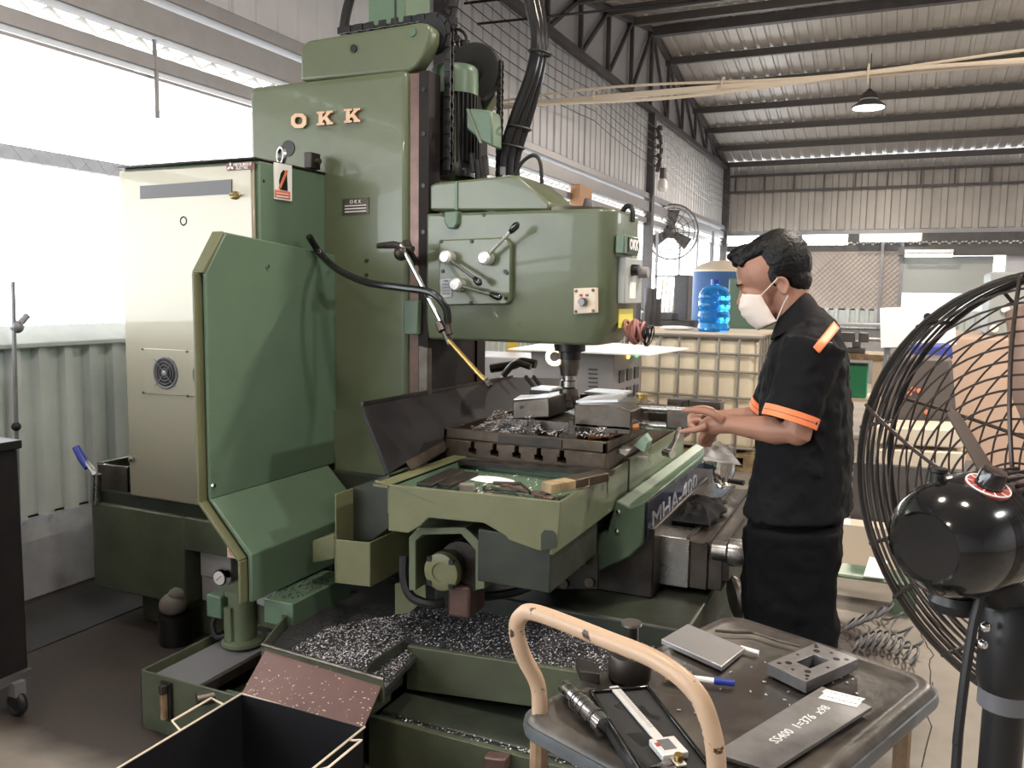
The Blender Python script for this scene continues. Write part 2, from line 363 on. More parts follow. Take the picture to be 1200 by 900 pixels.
# ---- chain link in the window band
win = struct(MB().box(WX-.005, WX+.005, FY, BY, 2.585, 2.60).build('window_1', M['galv']))
m = MB(); y = 1.0; z0, z1 = 1.30, 2.6
while y < 7:
    for s in (1, -1):
        p = V((WX-.012, y, z0 if s > 0 else z1)); q = V((WX-.012, y+(z1-z0), z1 if s > 0 else z0)); m.tube([p, q], .0012, 3)
    y += .09
m.build('chain_link_mesh', M['galv'], win, kind='stuff')
p = ony(176, 60, 3.36); MB().tube([(WX+.03, 3.36, 2.78), (WX+.035, 3.365, 2.6), (WX+.028, 3.37, 2.38)], .012, 6).build('hanging_rod', M['galv'], win)
for yy in (6.4, 13.05):
    b = MB().box(WX-.02, WX+.11, yy-.07, yy+.07, 0, 4.3 if yy > 10 else 4.4); b.build('wall_post', M['iron'], wl, bevel=.004)
MB().box(WX-.02, WX+.13, BY-.2, BY-.04, 0, 4.4).build('corner_post', M['iron'], wl)
for k, yy in enumerate((15.4, 16.9, 18.2)):
    MB().box(WX-.02, WX+.02, yy-.02, yy+.02, 1.3, 2.62).build('window_post', M['galv'], win)
# ---- truss over the left wall
tr = struct(MB().box(WX+.02, WX+.09, EAVE, BY-.05, 4.29, 4.38).build('trim_1', M['iron']))
def rz(y): return roofz(y)-.05
for a, b in ((EAVE, RIDGE), (RIDGE, BY-.1)):
    MB().bar((WX+.055, a, rz(a)), (WX+.055, b, rz(b)), .07, .07).build('top_chord', M['iron'], tr)
n = 12; ys = [EAVE+.3+(BY-EAVE-.6)*i/n for i in range(n+1)]
for i, y in enumerate(ys):
    MB().bar((WX+.055, y, 4.34), (WX+.055, y, rz(y)), .07 if i == 6 else .05, .05).build('truss_vertical', M['iron'], tr)
    if i < n:
        a, b = (y, ys[i+1]) if i < n//2 else (ys[i+1], y)
        MB().bar((WX+.055, a, 4.34), (WX+.055, b, rz(b)), .045, .04).build('truss_diagonal', M['iron'], tr)
# ---- near bay truss chord
tr2 = struct(MB().box(WX+.02, WX+.09, FY, EAVE, 4.29, 4.38).build('trim_2', M['iron']))
# ---- back wall
wb = struct(MB().box(WX, RX, BY, BY+.1, 2.86, 2.96).build('wall_back', M['galv']))
x = WX+.03
while x < 5.5:
    x1 = min(x+1.05, 5.6)
    corr(x, x1, 2.95, 4.40, .045, .29, x=BY, along='x', sgn=-1, fr=(0, .5, .58, .92)).build('back_wall_sheet', M['sheetback'], wb, smooth=False)
    x += 1.05
for z in (3.78, 4.13):
    MB().box(WX, RX, BY-.16, BY-.10, z, z+.05).build('back_girt', M['iron'], wb)
for i in range(14):
    xx = -3.4+i*.62; MB().box(xx, xx+.03, BY-.15, BY-.11, 3.8, 4.15).build('girt_strut', M['iron'], wb)
MB().box(WX, RX, BY-.05, BY+.05, 2.50, 2.63).build('back_beam', M['iron'], wb)
MB().box(-1.0, RX, BY+.02, BY+.06, 2.6, 2.87).build('dark_closing_strip', M['iron'], wb)
m = MB()
for i in range(110):
    xx = -3.5+i*.06; m.ell((xx, BY-.06, 2.66+.02*math.sin(i*2.1)), (.03, 0, 0), (0, .03, 0), (0, 0, .022), 6, 4)
m.build('foam_filler', M['plastroof'], wb, kind='stuff')
x = WX+.6
while x < RX-1:
    corr(x, x+1.0, 0, 1.27, .04, .19, x=BY, along='x', sgn=-1).build('back_lower_sheet', M['sheetlow'], wb, smooth=False); x += 1.0
m = MB()                                                      # mesh panels seen against the light
MB().box(-2.35, .12, BY+.0, BY+.02, 1.24, 2.5).build('mesh_screen', mat('dusty_screen', (.5, .44, .4), .6, col2=(.36, .31, .28), scale=2), wb)
for i in range(32):
    xx = -2.35+i*.11
    for s in (1, -1):
        a = V((xx if s > 0 else xx+1.2, BY-.01, 1.26)); b = V((xx+1.2 if s > 0 else xx, BY-.01, 2.46))
        t = [max(0, min(1, (.1-min(a.x, b.x))/1.2))][0]
        if max(a.x, b.x) > .1: a, b = (a, lerp(a, b, t)) if a.x < b.x else (lerp(b, a, t), b)
        m.tube([a, b], .004, 3)
m.build('screen_wire', M['galv'], wb, kind='stuff')
for xx in (-1.95, -.3, .08):
    MB().box(xx-.03, xx+.03, BY-.12, BY-.04, 0, 2.9).build('screen_post', M['galv'], wb)
MB().box(.0, 3.0, BY-.45, BY-.2, 2.38, 2.55).build('dark_lintel', M['iron'], wb)
MB().box(.05, 1.75, BY-.1, BY-.02, 1.62, 2.38).build('grey_shutter', M['greypanel'], wb)
MB().box(.05, 3.0, BY+.3, BY+.34, 0, 1.62).build('pale_partition', M['white'], wb)
MB().box(1.95, 3.2, BY-.2, BY-.1, 0, 2.5).build('pale_panel', M['sheetup'], wb)
MB().box(3.2, RX, BY, BY+.04, 0, 2.9).build('plain_panel', M['sheetback'], wb)
# ---- right wall and front wall (outside the frame), the right one closed above to cut side light
wr = struct(MB().box(RX, RX+.1, FY, BY, 0, 1.2).build('wall_right', M['sheetback']))
MB().box(RX, RX+.1, FY, BY, 1.2, 5.6).build('right_upper_sheet', M['sheetup'], wr)
wf = struct(MB().box(WX, RX, FY-.1, FY, 0, 5.6).build('wall_front', M['sheetup']))
# ---- ceiling
ce = struct(MB().box(WX, RX, RIDGE-.06, RIDGE+.06, ZR-.16, ZR-.02).build('ceiling', M['iron']))
def roof_sheet(x0, x1, ya, yb):
    m = MB(); prof = []; t = x0
    while t < x1-1e-6:
        for f, h in ((0, 0), (.6, 0), (.68, .018), (.92, .018)):
            if t+f*.2 < x1: prof.append((t+f*.2, h))
        t += .2
    prof.append((x1, 0)); N = len(prof); za, zb = roofz(ya)-.0, roofz(yb)
    vs = [(x, ya, za+h) for x, h in prof]+[(x, yb, zb+h) for x, h in prof]+[(x, ya, za+h+.01) for x, h in prof]+[(x, yb, zb+h+.01) for x, h in prof]
    return m.add(vs, [(i, i+1, N+i+1, N+i) for i in range(N-1)]+[(2*N+i, 3*N+i, 3*N+i+1, 2*N+i+1) for i in range(N-1)]+[(i, 2*N+i, 2*N+i+1, i+1) for i in range(N-1)]+[(N+i, N+i+1, 3*N+i+1, 3*N+i) for i in range(N-1)])
x = WX-.1
while x < RX:
    for ya, yb in ((RIDGE, BY-.02), (EAVE, RIDGE)):
        roof_sheet(x, x+1.008, ya, yb).build('roof_sheet', M['roof'], ce, smooth=False)
    x += 1.005
for ya, yb in ((0, EAVE), (FY, 0)):
    MB().prism([(WX, ya, roofz(ya)), (RX, ya, roofz(ya)), (RX, yb, roofz(yb)), (WX, yb, roofz(yb))], (0, 0, .02)).build('roof_sheet', M['roof'], ce, smooth=False)
for i in range(13):
    y = EAVE+.15+i*(BY-EAVE-.3)/12
    if abs(y-RIDGE) < .2: continue
    MB().box(WX, RX, y-.035, y+.035, roofz(y)-.13, roofz(y)-.02).build('purlin', M['purlin'], ce)
# ---- tie beam with cables across the hall
tb = struct(MB().box(WX, RX, 7.475, 7.525, 3.25, 3.30).build('trim_3', M['pipe'], bevel=.008))
for k, (dz, dy) in enumerate(((.10, -.02), (.02, -.06))):
    pts = [(WX+.1+i*.55, 7.5+dy+.01*math.sin(i*1.3+k), 3.235+dz-.012+.035*math.sin(i*.9+k*2)) for i in range(19)]
    MB().tube(bez(pts, 4), .016 if k else .012, 6).build('cable', M['pipe'], tb)
for i in range(6):
    xx = -2.6+i*1.15; MB().torus((xx, 7.5, 3.28), (1, 0, 0), .075, .008, 12, 5).build('cable_tie', M['pipe'], tb)
# ---- wires along the left wall
wires = thing('wall_wires', 'thin sagging electric wires running along the grey upper wall on the left', 'wires', (WX+.2, 10, 3.6))
for k in range(6):
    z = 4.22-.115*k; pts = []
    for seg in range(3):
        a, b = 6.2+seg*4.4, 6.2+(seg+1)*4.4
        for i in range(7): t = i/7; pts.append((WX+.17, lerp(a, b, t), z-.16*(seg*.6)-.09*math.sin(math.pi*t)))
    pts.append((WX+.17, 19.4, z-.3)); MB().tube(pts, .006, 4).build('wire', M['black'], wires)
for yy, zz in ((6.3, 3.95), (13.0, 3.75)):
    m = MB()
    for i in range(5): m.cyl((WX+.2, yy, zz+.34-.14*i), (WX+.2, yy, zz+.28-.14*i), .05, 8); m.cyl((WX+.1, yy, zz+.31-.14*i), (WX+.2, yy, zz+.31-.14*i), .012, 6)
    m.tube(bez([(WX+.16, yy, zz+.3), (WX+.22, yy+.03, zz), (WX+.17, yy, zz-.35)], 5), .03, 6); m.build('insulator_rack', M['iron'], wires)
for k in range(2): MB().tube([(WX+.1, 6.7+.25*k, 3.98-.1*k), (.3, 6.75+.25*k, 3.9-.1*k), (4.5, 6.7+.25*k, 3.97-.1*k)], .012, 5).build('cross_wire', M['black'], wires)
for a in ((500, 18), (533, 42), (545, 48)):
    p = ony(*a, 6.6); m = MB()
    for i in range(3): m.cyl(p+V((0, 0, -.09*i)), p+V((0, 0, -.09*i-.05)), .045, 8)
    m.tube(bez([p+V((-.12, 0, .12)), p+V((0, .02, .04)), p+V((.02, 0, -.3)), p+V((-.1, 0, -.42))], 4), .014, 5); m.build('insulator', M['iron'], wires)
p = onx(683, 232, WX+.1); tb_w = MB().box(WX+.02, WX+.14, p.y-.22, p.y+.22, p.z-.16, p.z+.14).build('wooden_board', mat('raw_wood', (.5, .27, .14), .6), wl)
# caged bulb hung at the post
bl = thing('bulkhead_lamp', 'small unlit glass lamp on the dark wall post below the wires', 'lamp', (WX+.25, 13.05, 2.9))
MB().lathe([(.02, .22), (.07, .16), (.08, .05), (.05, 0)], (WX+.25, 13.05, 3.1), n=12).build('bulb', M['white'], bl)
MB().cyl((WX+.25, 13.05, 3.3), (WX+.25, 13.05, 3.46), .05, 10).build('socket', M['iron'], bl)
# ---- high bay lamps, the seen one and the added ones
def highbay(x, y, label):
    t = thing('high_bay_lamp', label, 'lamp', (x, y, LAMPZ), 'round high bay lamps under the roof'); o = V((x, y, LAMPZ))
    MB().lathe([(.0, -.0), (.245, 0), (.25, .02), (.17, .08), (.125, .10), (.12, .12)], o, n=28).build('reflector', M['signgrey'], t)
    MB().lathe([(.23, -.012), (.23, -.002)], o, n=28).build('diffuser', M['lamp'], t)
    b = MB().lathe([(.125, .10), (.13, .15), (.10, .22), (.05, .25), (.03, .28)], o, n=20).build('ballast', M['iron'], t)
    MB().torus(o+V((0, 0, .12)), (0, 0, 1), .125, .01, 24, 6).build('rim', M['white'], t)
    MB().cyl(o+V((0, 0, .28)), (x, y, roofz(y)-.03), .008, 6).build('suspension_cable', M['iron'], t)
for i, (x, y) in enumerate(LAMPS):
    highbay(x, y, 'round lit high bay lamp hanging under the far roof slope' if i == 0 else 'high bay lamp added outside the view for more light, row %s' % 'abcdefg'[i])
# ---- fluorescent tubes by the back wall
for k, (xa, xb, z, yy, lab) in enumerate(((-.75, .42, 2.70, BY-.6, 'upper lit fluorescent strip at the back wall'), (.12, 1.0, 2.37, BY-.55, 'lower lit fluorescent tube below the dark lintel'))):
    t = thing('fluorescent_lamp', lab, 'lamp', ((xa+xb)/2, yy, z), 'fluorescent tubes at the back')
    MB().box(xa, xb, yy-.05, yy+.05, z+.06, z+.12).build('housing', M['white'], t)
    MB().cyl((xa+.03, yy-.03, z), (xb-.03, yy-.03, z), .05 if k == 0 else .035, 10).build('tube', M['tubeglow'], t)
    MB().box((xa+xb)/2-.03, (xa+xb)/2+.03, yy+.05, BY-(.11 if k == 0 else .45), z+.07, z+.11).build('wall_bracket', M['white'], t)
    for e in (xa+.02, xb-.02): MB().box(e-.015, e+.015, yy-.05, yy+.02, z-.04, z+.07).build('end_cap', M['white'], t)
# ================================================================== MILLING MACHINE
mm = thing('milling_machine', 'big green milling machine with column, head and table in the middle of the hall', 'milling machine', (-1.7, 2.9, 0))
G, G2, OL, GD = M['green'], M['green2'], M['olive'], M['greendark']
CY = 2.92; XF = -1.70                                          # column side plane, column front plane
# ---- base under the cabinet
b = MB().box(-3.15, -2.61, 2.5, 3.5, .17, .55).box(-2.61, -2.1, 2.5, 3.5, .41, .55).box(-2.61, -2.1, 2.82, 3.5, .17, .41).box(-3.0, -2.2, 2.62, 3.4, 0, .17)
base = b.build('base', M['greenlow'], mm, bevel=.008)
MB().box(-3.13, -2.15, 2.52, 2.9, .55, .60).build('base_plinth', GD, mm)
cr_ = MB().box(-2.585, -2.42, 2.56, 2.8, .285, .40).box(-2.6, -2.2, 2.58, 2.8, .17, .285).build('pump_unit', M['greybox'], base, bevel=.006)
MB().box(-2.40, -2.14, 2.62, 2.8, .29, .40).build('finned_motor', M['dark'], base)
m = MB()
for i in range(8): m.box(-2.40+.032*i, -2.39+.032*i, 2.6, 2.63, .29, .40)
m.build('motor_fin', M['black'], base)
p = ony(263, 675, 2.55); MB().lathe([(.0, .03), (.032, .03), (.036, .02), (.036, 0)], p, (0, -1, 0), 20).build('gauge_case', M['chrome'], base)
MB().lathe([(0, .0325), (.028, .0325), (.028, .03)], p, (0, -1, 0), 20).build('gauge_face', M['paper'], base)
MB().bar(p+V((-.012, -.034, -.01)), p+V((.014, -.034, .012)), .004, .002).build('gauge_needle', M['red'], base)
a = ony(273, 646, 2.499); MB().box(a.x-.028, a.x+.028, 2.497, 2.5, a.z-.028, a.z+.028).build('warning_plate', M['cream'], base, label='small cream square warning plate')
MB().torus((a.x, 2.496, a.z), (0, 1, 0), .016, .003, 6, 5).build('warning_mark', M['orange'], base)
# ---- electrical cabinet
cab = MB().box(-2.905, -2.2, 2.52, 2.92, .60, 1.965).build('electrical_cabinet', G2, mm, bevel=.006)
door = MB().box(-2.91, -2.215, 2.5, 2.522, .605, 1.955).build('cabinet_door', M['cab'], cab, bevel=.008)
MB().box(-2.915, -2.195, 2.495, 2.93, 1.965, 1.974).build('cabinet_roof', M['dark'], cab, bevel=.004)
def dplate(name, px, y0, y1, m_, par, bv=0): 
    pts, vec = py_prism(px, y0, y1); return MB().prism(pts, vec).build(name, m_, par, bevel=bv)
dplate('louver_window', [(164, 218), (271, 210), (271, 227), (164, 233)], 2.496, 2.502, M['signgrey'], cab)
fp = dplate('fan_plate', [(166, 408), (246, 412), (246, 466), (167, 461)], 2.494, 2.502, M['cab'], cab, .002)
for cx, cy in ((194, 437), (241, 440)):
    c = ony(cx, cy, 2.494)
    MB().torus(c, (0, 1, 0), .062, .006, 28, 6).build('fan_ring', M['signgrey'], cab)
    MB().lathe([(0, .002), (.06, .002), (.06, 0)], c, (0, -1, 0), 28).build('fan_disc', M['black'], cab)
    m = MB()
    for r in (.018, .032, .046): m.torus(c+V((0, -.006, 0)), (0, 1, 0), r, .002, 24, 4)
    for k in range(4):
        t = math.pi/4+k*math.pi/2; m.tube([c+V((0, -.006, 0)), c+V((.075*math.cos(t), -.006, .075*math.sin(t)))], .0022, 4)
    m.build('fan_grille', M['signgrey'], cab)
    MB().lathe([(0, .010), (.011, .009), (.011, 0)], c, (0, -1, 0), 12).build('fan_hub', M['steel'], cab)
for px in ((167, 409), (219, 412), (168, 460), (220, 464)):
    c = ony(*px, 2.494); MB().lathe([(0, .004), (.005, .003), (.006, 0)], c, (0, -1, 0), 8).build('screw', M['steeldark'], cab)
c = ony(275, 229, 2.498); MB().ell(c, (.026, 0, 0), (0, .012, 0), (0, 0, .016)).build('lock_handle', M['brass'], cab)
MB().box(c.x-.012, c.x+.03, 2.482, 2.488, c.z-.004, c.z+.004).build('lock_lever', M['dark'], cab)
c = ony(215, 259, 2.5); MB().torus(c, (0, 1, 0), .016, .003, 16, 5).build('keyhole_ring', M['steeldark'], cab)
c = ony(156, 538, 2.5); MB().lathe([(0, .02), (.012, .016), (.012, 0)], c, (0, -1, 0), 12).build('door_latch', M['steel'], cab)
lp = dplate('maker_plate', [(265, 192), (295, 189), (296, 198), (266, 200)], 2.495, 2.501, M['maroon'], cab)
c = ony(284, 193.6, 2.494); c2 = ony(285, 193.5, 2.494)
text('maker_lettering', 'MITSUBISHI', .017, ony(284, 193, 2.494), (1, 0, 0), (0, 0, 1), M['paper'], cab)
text('maker_lettering', 'ELECTRIC', .014, ony(284, 197, 2.494), (1, 0, 0), (0, 0, 1), M['paper'], cab)
c = ony(270, 195.5, 2.494)
m = MB()
for k in range(3):
    t = math.pi/2+k*2*math.pi/3; d = V((math.cos(t), 0, math.sin(t))); s = V((-math.sin(t), 0, math.cos(t)))
    m.prism([c, c+d*.009+s*.005, c+d*.018, c+d*.009-s*.005], (0, -.001, 0))
m.build('three_diamond_mark', M['paper'], cab)
# sign on the side of the cabinet
pts, vec = px_prism([(320, 190), (341, 194), (341, 236), (321, 233)], -2.199, -2.194)
sg = MB().prism(pts, vec).build('prohibition_sign', M['paper'], cab, label='white and red prohibition sign')
X = -2.1935
pts, vec = px_prism([(322, 222), (340, 225), (340, 234), (322, 231)], X, X+.001); MB().prism(pts, vec).build('sign_band', M['orange'], cab)
m = MB(); m.prism([onx(*p, X) for p in ((329, 203), (332, 199), (336, 202), (337, 224), (328, 222), (327, 212))], (.0012, 0, 0)); m.build('sign_figure', M['black'], cab)
m = MB(); m.prism([onx(*p, X+.002) for p in ((335, 199), (337.5, 200.5), (329, 221), (326.5, 219.5))], (.001, 0, 0)); m.build('sign_stroke', M['orange'], cab)
for yy in (226.5, 230): 
    m = MB(); m.prism([onx(*p, X+.002) for p in ((324, yy-1), (338, yy+1), (338, yy+2), (324, yy))], (.0008, 0, 0)); m.build('sign_text_line', M['paper'], cab)
c = onx(330, 182, -2.23); MB().torus(c, (.5, 1, 0), .03, .0085, 24, 8).build('eye_bolt', M['steel'], cab)
MB().cyl(c+V((0, 0, -.03)), c+V((0, 0, -.06)), .012, 10).build('eye_bolt_stem', M['steeldark'], cab)
c = onx(370, 190, -2.2); MB().box(c.x-.03, c.x+.01, c.y-.04, c.y+.02, c.z-.03, c.z+.035).build('clamp_bracket', M['dark'], cab, bevel=.004)
MB().cyl(c+V((.01, -.01, 0)), c+V((.03, -.01, 0)), .012, 8).build('clamp_bolt', M['steeldark'], cab)
c = onx(309, 212, -2.2); MB().sph(c, .006).build('screw', M['dark'], cab)
# ---- column
colm = MB().box(-2.60, -1.795, CY, 3.52, .30, 2.355).build('column', G, mm, bevel=.028, seg=3)
MB().box(-1.80, -1.745, CY+.02, CY+.09, .6, 2.34).build('way_strip', M['way'], mm, label='reddish brown slideway strip')
rail = MB().box(-1.745, -1.70, CY+.0, CY+.09, .5, 2.34).box(-1.80, -1.70, 3.36, 3.44, .5, 2.34).box(-1.80, -1.71, CY+.09, 3.36, .5, 1.30).build('slideway', M['slide'], mm)
for z in (2.27, 2.1, 1.9, 1.72, 1.5): MB().cyl((-1.722, CY-.004, z), (-1.722, CY+.01, z), .009, 8).build('slideway_bolt', M['black'], rail)
pts, vec = py_prism([(490, 404), (501, 408), (501, 470), (490, 470)], CY-.015, CY+.02); MB().prism(pts, vec).build('worn_gib', M['steeldark'], rail, label='rusty pale steel gib', bevel=.003)
# light green inner face left of the head (cover strip)
pts, vec = py_prism([(473, 352), (490, 352), (489, 392), (473, 392)], CY-.03, CY); MB().prism(pts, vec).build('way_wiper_cover', G2, mm, bevel=.004)
# top block with the chain sheaves
tower = MB().prism(*py_prism([(352, 95), (352, 58), (355, 51), (362, 47), (490, 26), (501, 27), (505, 33), (504, 47), (497, 64), (488, 78), (478, 84)], CY+.01, CY+.09)).build('top_housing', G, mm, bevel=.015, seg=3)
for (a, b_), r, mt in (((415, 57), .016, 'black'), ((484, 38), .016, 'green2')):
    c = ony(a, b_, CY+.01); MB().lathe([(0, .006), (r, .006), (r, 0)], c, (0, -1, 0), 20).build('housing_plug', M[mt], tower)
c = ony(385, 72, CY+.01)
m = MB().prism(*py_prism([(431, -40), (475, -40), (475, 26), (431, 31)], CY+.1, CY+.3)).build('counterweight_post', G2, mm, bevel=.006)
pts, vec = py_prism([(462, -40), (464, -40), (464, 27), (462, 27)], CY+.097, CY+.1); MB().prism(pts, vec).build('post_seam', GD, m)
# raised bronze letters on the column
def slabK(px0, py0, w, h):
    q = [[(.12, 0), (.36, 0), (.36, 1), (.12, 1)], [(0, 0), (.48, 0), (.48, .15), (0, .15)], [(0, .85), (.48, .85), (.48, 1), (0, 1)],
         [(.34, .5), (.66, .08), (.92, .08), (.36, .72)], [(.42, .52), (.6, .36), (.95, .92), (.68, .92)], [(.58, 0), (1, 0), (1, .15), (.58, .15)], [(.6, .85), (1, .85), (1, 1), (.6, 1)]]
    m = MB()
    for k, pg in enumerate(q): m.prism([ony(px0+x*w, py0+y*h-x*w*.08, CY-.014-.0004*k) for x, y in pg], (0, .014+.0004*k, 0))
    return m
def slabO(px0, py0, w, h):
    oc = [(.25, 0), (.75, 0), (1, .25), (1, .75), (.75, 1), (.25, 1), (0, .75), (0, .25)]
    P = lambda s, y: [ony(px0+(.5+(x-.5)*s)*w, py0+(.5+(yy-.5)*(s if s == 1 else s*1.05))*h, y) for x, yy in oc]
    a, b_, c, d = P(1, CY-.014), P(.48, CY-.014), P(1, CY), P(.48, CY); m = MB()
    return m.loft([a, b_, d, c], cap=False, closed=True)
slabO(341, 133, 18, 17).build('letter', M['bronze'], colm)
slabK(371, 131, 19, 16).build('letter', M['bronze'], colm)
slabK(403, 128, 19, 16).build('letter', M['bronze'], colm)
pts, vec = py_prism([(401, 233), (432, 231), (432, 250), (401, 252)], CY-.004, CY); MB().prism(pts, vec).build('name_plate', M['steeldark'], colm)
c = ony(416.5, 236.5, CY-.0045); text('plate_lettering', 'O K K', .021, c, (1, 0, 0), (0, 0, 1), M['paper'], colm)
for yy in (241, 244.5, 248):
    pts, vec = py_prism([(404, yy), (429, yy-1.4), (429, yy-.4), (404, yy+1)], CY-.0048, CY-.004); MB().prism(pts, vec).build('plate_line', M['paper'], colm)
c = ony(338, 174, CY); MB().lathe([(0, .004), (.034, .004), (.034, 0)], c, (0, -1, 0), 24).build('round_hole', M['black'], colm)
for a in ((430, 305), (430, 322)): MB().lathe([(0, .006), (.008, .005), (.008, 0)], ony(*a, CY), (0, -1, 0), 10).build('screw', M['dark'], colm)
# foot of the column, cover shelf beside the guard
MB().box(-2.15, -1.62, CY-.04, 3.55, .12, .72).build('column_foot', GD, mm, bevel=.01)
pts, vec = py_prism([(388, 480), (480, 480), (480, 520), (440, 570), (395, 570)], CY-.02, CY+.02); MB().prism(pts, vec).build('column_lower_cover', G, mm)
# ---- side splash guard (bent sheet)
GX = -2.15; GY = 2.19
prof = [(265, 272), (240, 320), (248, 585), (297, 665), (297, 708)]
w = [onx(265, 272, GX), onx(240, 320, GX), onx(248, 585, GX)]
zt, zb = w[0].z, w[2].z
s1 = ony(295, 650, GY); s2 = ony(295, 706, GY)
gd = MB()
T = .018
gd.prism([(GX, GY, zb), (GX, GY, w[1].z), (GX, w[0].y, zt), (GX, CY, zt-.05), (GX, CY, zb)], (-T, 0, 0))
gd.prism([(GX, GY, zb), (s1.x, GY, s1.z), (s1.x, GY, s2.z), (s1.x-T, GY, s2.z), (s1.x-T, GY, s1.z-.01), (GX-T, GY, zb)], (0, CY-GY-.06, 0))
guard = gd.build('splash_guard', G2, mm, bevel=.004)
fl_ = MB()                                                     # turned edge of the guard, warm light put into its tan paint
e = [V((GX-.03, w[0].y-.005, zt)), V((GX-.03, GY-.006, w[1].z)), V((GX-.03, GY-.006, zb-.01)), V((s1.x-.03, GY-.006, s1.z-.02)), V((s1.x-.03, GY-.006, s2.z))]
for a, b_ in zip(e, e[1:]): fl_.bar(a, b_, .05, .012)
fl_.build('guard_edge', OL, guard, bevel=.003)
for a in ((313, 312), (384, 317), (250, 569)):
    c = onx(*a, GX); MB().lathe([(0, .008), (.008, .006), (.009, 0)], c, (1, 0, 0), 10).build('guard_bolt', M['chrome'], guard)
# ---- chain, sheaves
ch = MB(); path = []
CHY = CY+.115
top = [ony(398, 37, CHY), ony(506, 20, CHY)]
for i in range(16): path.append(lerp(top[0], top[1], i/15))
R1 = .075; cc = V((path[-1].x+.005, CHY, path[-1].z-R1))
for i in range(1, 6): t = math.pi/2-i*math.pi/2/5; path.append(cc+V((R1*math.cos(t), 0, R1*math.sin(t))))
for i in range(1, 23): path.append(cc+V((R1, 0, -i*.024)))
for i in range(len(path)-1):
    a, b_ = path[i], path[i+1]; d = (b_-a).normalized(); off = .014 if i % 2 else .009
    for s in (-1, 1): ch.obox((a+b_)/2+V((0, s*off, 0)), d*((b_-a).length*.62), V((0, .0022, 0)), d.cross(V((0, 1, 0)))*.014)
    if i % 2: ch.cyl(a+V((0, -.017, 0)), a+V((0, .017, 0)), .006, 6)
ch.build('lifting_chain', M['black'], mm, kind='stuff', smooth=False)
MB().lathe([(.0, -.02), (R1-.004, -.02), (R1-.004, -.006), (R1-.02, 0), (R1-.004, .006), (R1-.004, .02), (0, .02)], cc, (0, 1, 0), 32).build('chain_sheave', M['black'], mm)
c2 = ony(556, 86, 3.35); Rb = .125
sh = MB().lathe([(0, -.03), (.045, -.035), (.05, -.022), (Rb-.012, -.022), (Rb, -.02), (Rb, .02), (0, .02)], c2, (0, 1, 0), 36).build('chain_sheave', M['rubber'], mm, label='large round black sheave')
ch2 = MB()
for i in range(46):
    a = V((c2.x+Rb-.0, 3.35, c2.z+.03-i*.016)); off = .014 if i % 2 else .009
    for s in (-1, 1): ch2.obox(a+V((0, s*off, 0)), (.0105, 0, 0), (0, .0022, 0), (0, 0, .0105))
    if i % 2: ch2.cyl(a+V((0, -.017, 0)), a+V((0, .017, 0)), .006, 6)
ch2.build('lifting_chain', M['black'], mm, kind='stuff', smooth=False)
pts, vec = py_prism([(543, 75), (563, 92), (580, 95), (580, 112), (566, 135), (556, 150), (543, 150)], 3.4, 3.46); MB().prism(pts, vec).build('sheave_bracket', G, mm, bevel=.006)
# ---- spindle motor on the head
my = 3.16; R_ = .098; mx = ony(557, 150, my).x-R_
z0 = ony(530, 206, my).z; z1 = ony(530, 112, my).z; z2 = ony(530, 80, my).z
motor = MB().lathe([(0, z0-.01), (R_*.9, z0-.01), (R_*.9, z0+.04), (R_*.84, z0+.05), (R_*.84, z1), (0, z1)], (mx, my, 0), n=32).build('spindle_motor', M['black'], mm)
MB().lathe([(R_*1.0, z1-.005), (R_*1.0, z2-.03), (R_*.97, z2-.008), (R_*.9, z2), (0, z2)], (mx, my, 0), n=32).build('motor_cowl', G2, motor)
for k in range(34):
    t = 2*math.pi*k/34; d = V((math.cos(t), math.sin(t), 0))
    if k == 0: fin0 = MB().obox((0, 0, 0), V((.02, 0, 0)), V((0, .0028, 0)), (0, 0, (z1-z0-.06)/2)).build('cooling_fin', M['rubber'], motor); f = fin0
    else: f = fin0.copy(); COL.objects.link(f)
    f.matrix_basis = Matrix.Translation(V((mx, my, (z0+z1)/2+.02))+d*R_*.9) @ Matrix.Rotation(t, 4, 'Z')
tb_ = MB().prism(*py_prism([(546, 128), (553, 127), (575, 129), (577, 148), (577, 172), (563, 165), (546, 150)], 3.03, 3.12)).build('terminal_box', G2, motor, bevel=.008)
pts, vec = py_prism([(546, 128), (549, 127), (565, 167), (562, 168)], 3.025, 3.03); MB().prism(pts, vec).build('box_lid_seam', G, motor)
for a in ((553, 180), (560, 188), (568, 183)): MB().cyl(ony(*a, 3.08), ony(a[0]+2, a[1]+22, 3.08), .013, 10).build('cable_gland', M['rubber'], motor)
# ---- cable bundle rising from the head
def cable(name, pts, r, par, m_='hose', n=8, sm=6, **k): return MB().tube(bez(pts, sm), r, n).build(name, M[m_], par, **k)
for k, dx in enumerate((0, 9, 17)):
    yb = 3.2+.03*k
    pts = [ony(588+dx, 206, yb), ony(590+dx, 180, yb), ony(604+dx, 135, yb), ony(622+dx*.7, 85, yb), ony(628+dx*.6, 45, yb), ony(620+dx*.7, 0, yb), ony(612+dx*.6, -40, yb)]
    cable('cable_bundle', pts, .022-.003*k, mm, n=10)
for a in ((625, 62), (601, 150), (593, 172)):
    c = ony(a[0]+8, a[1], 3.2); MB().torus(c, (.2, 0, 1), .045, .006, 16, 5).build('cable_clamp', M['rubber'], mm)
cable('bent_conduit', [ony(603, 206, 3.1), ony(612, 190, 3.1), ony(625, 182, 3.1), ony(633, 190, 3.1), ony(635, 215, 3.1)], .008, mm, 'rubber')
MB().tube([ony(588, 205, 3.15), ony(588, 196, 3.15)], .016, 8).build('hose_fitting', M['steel'], mm)
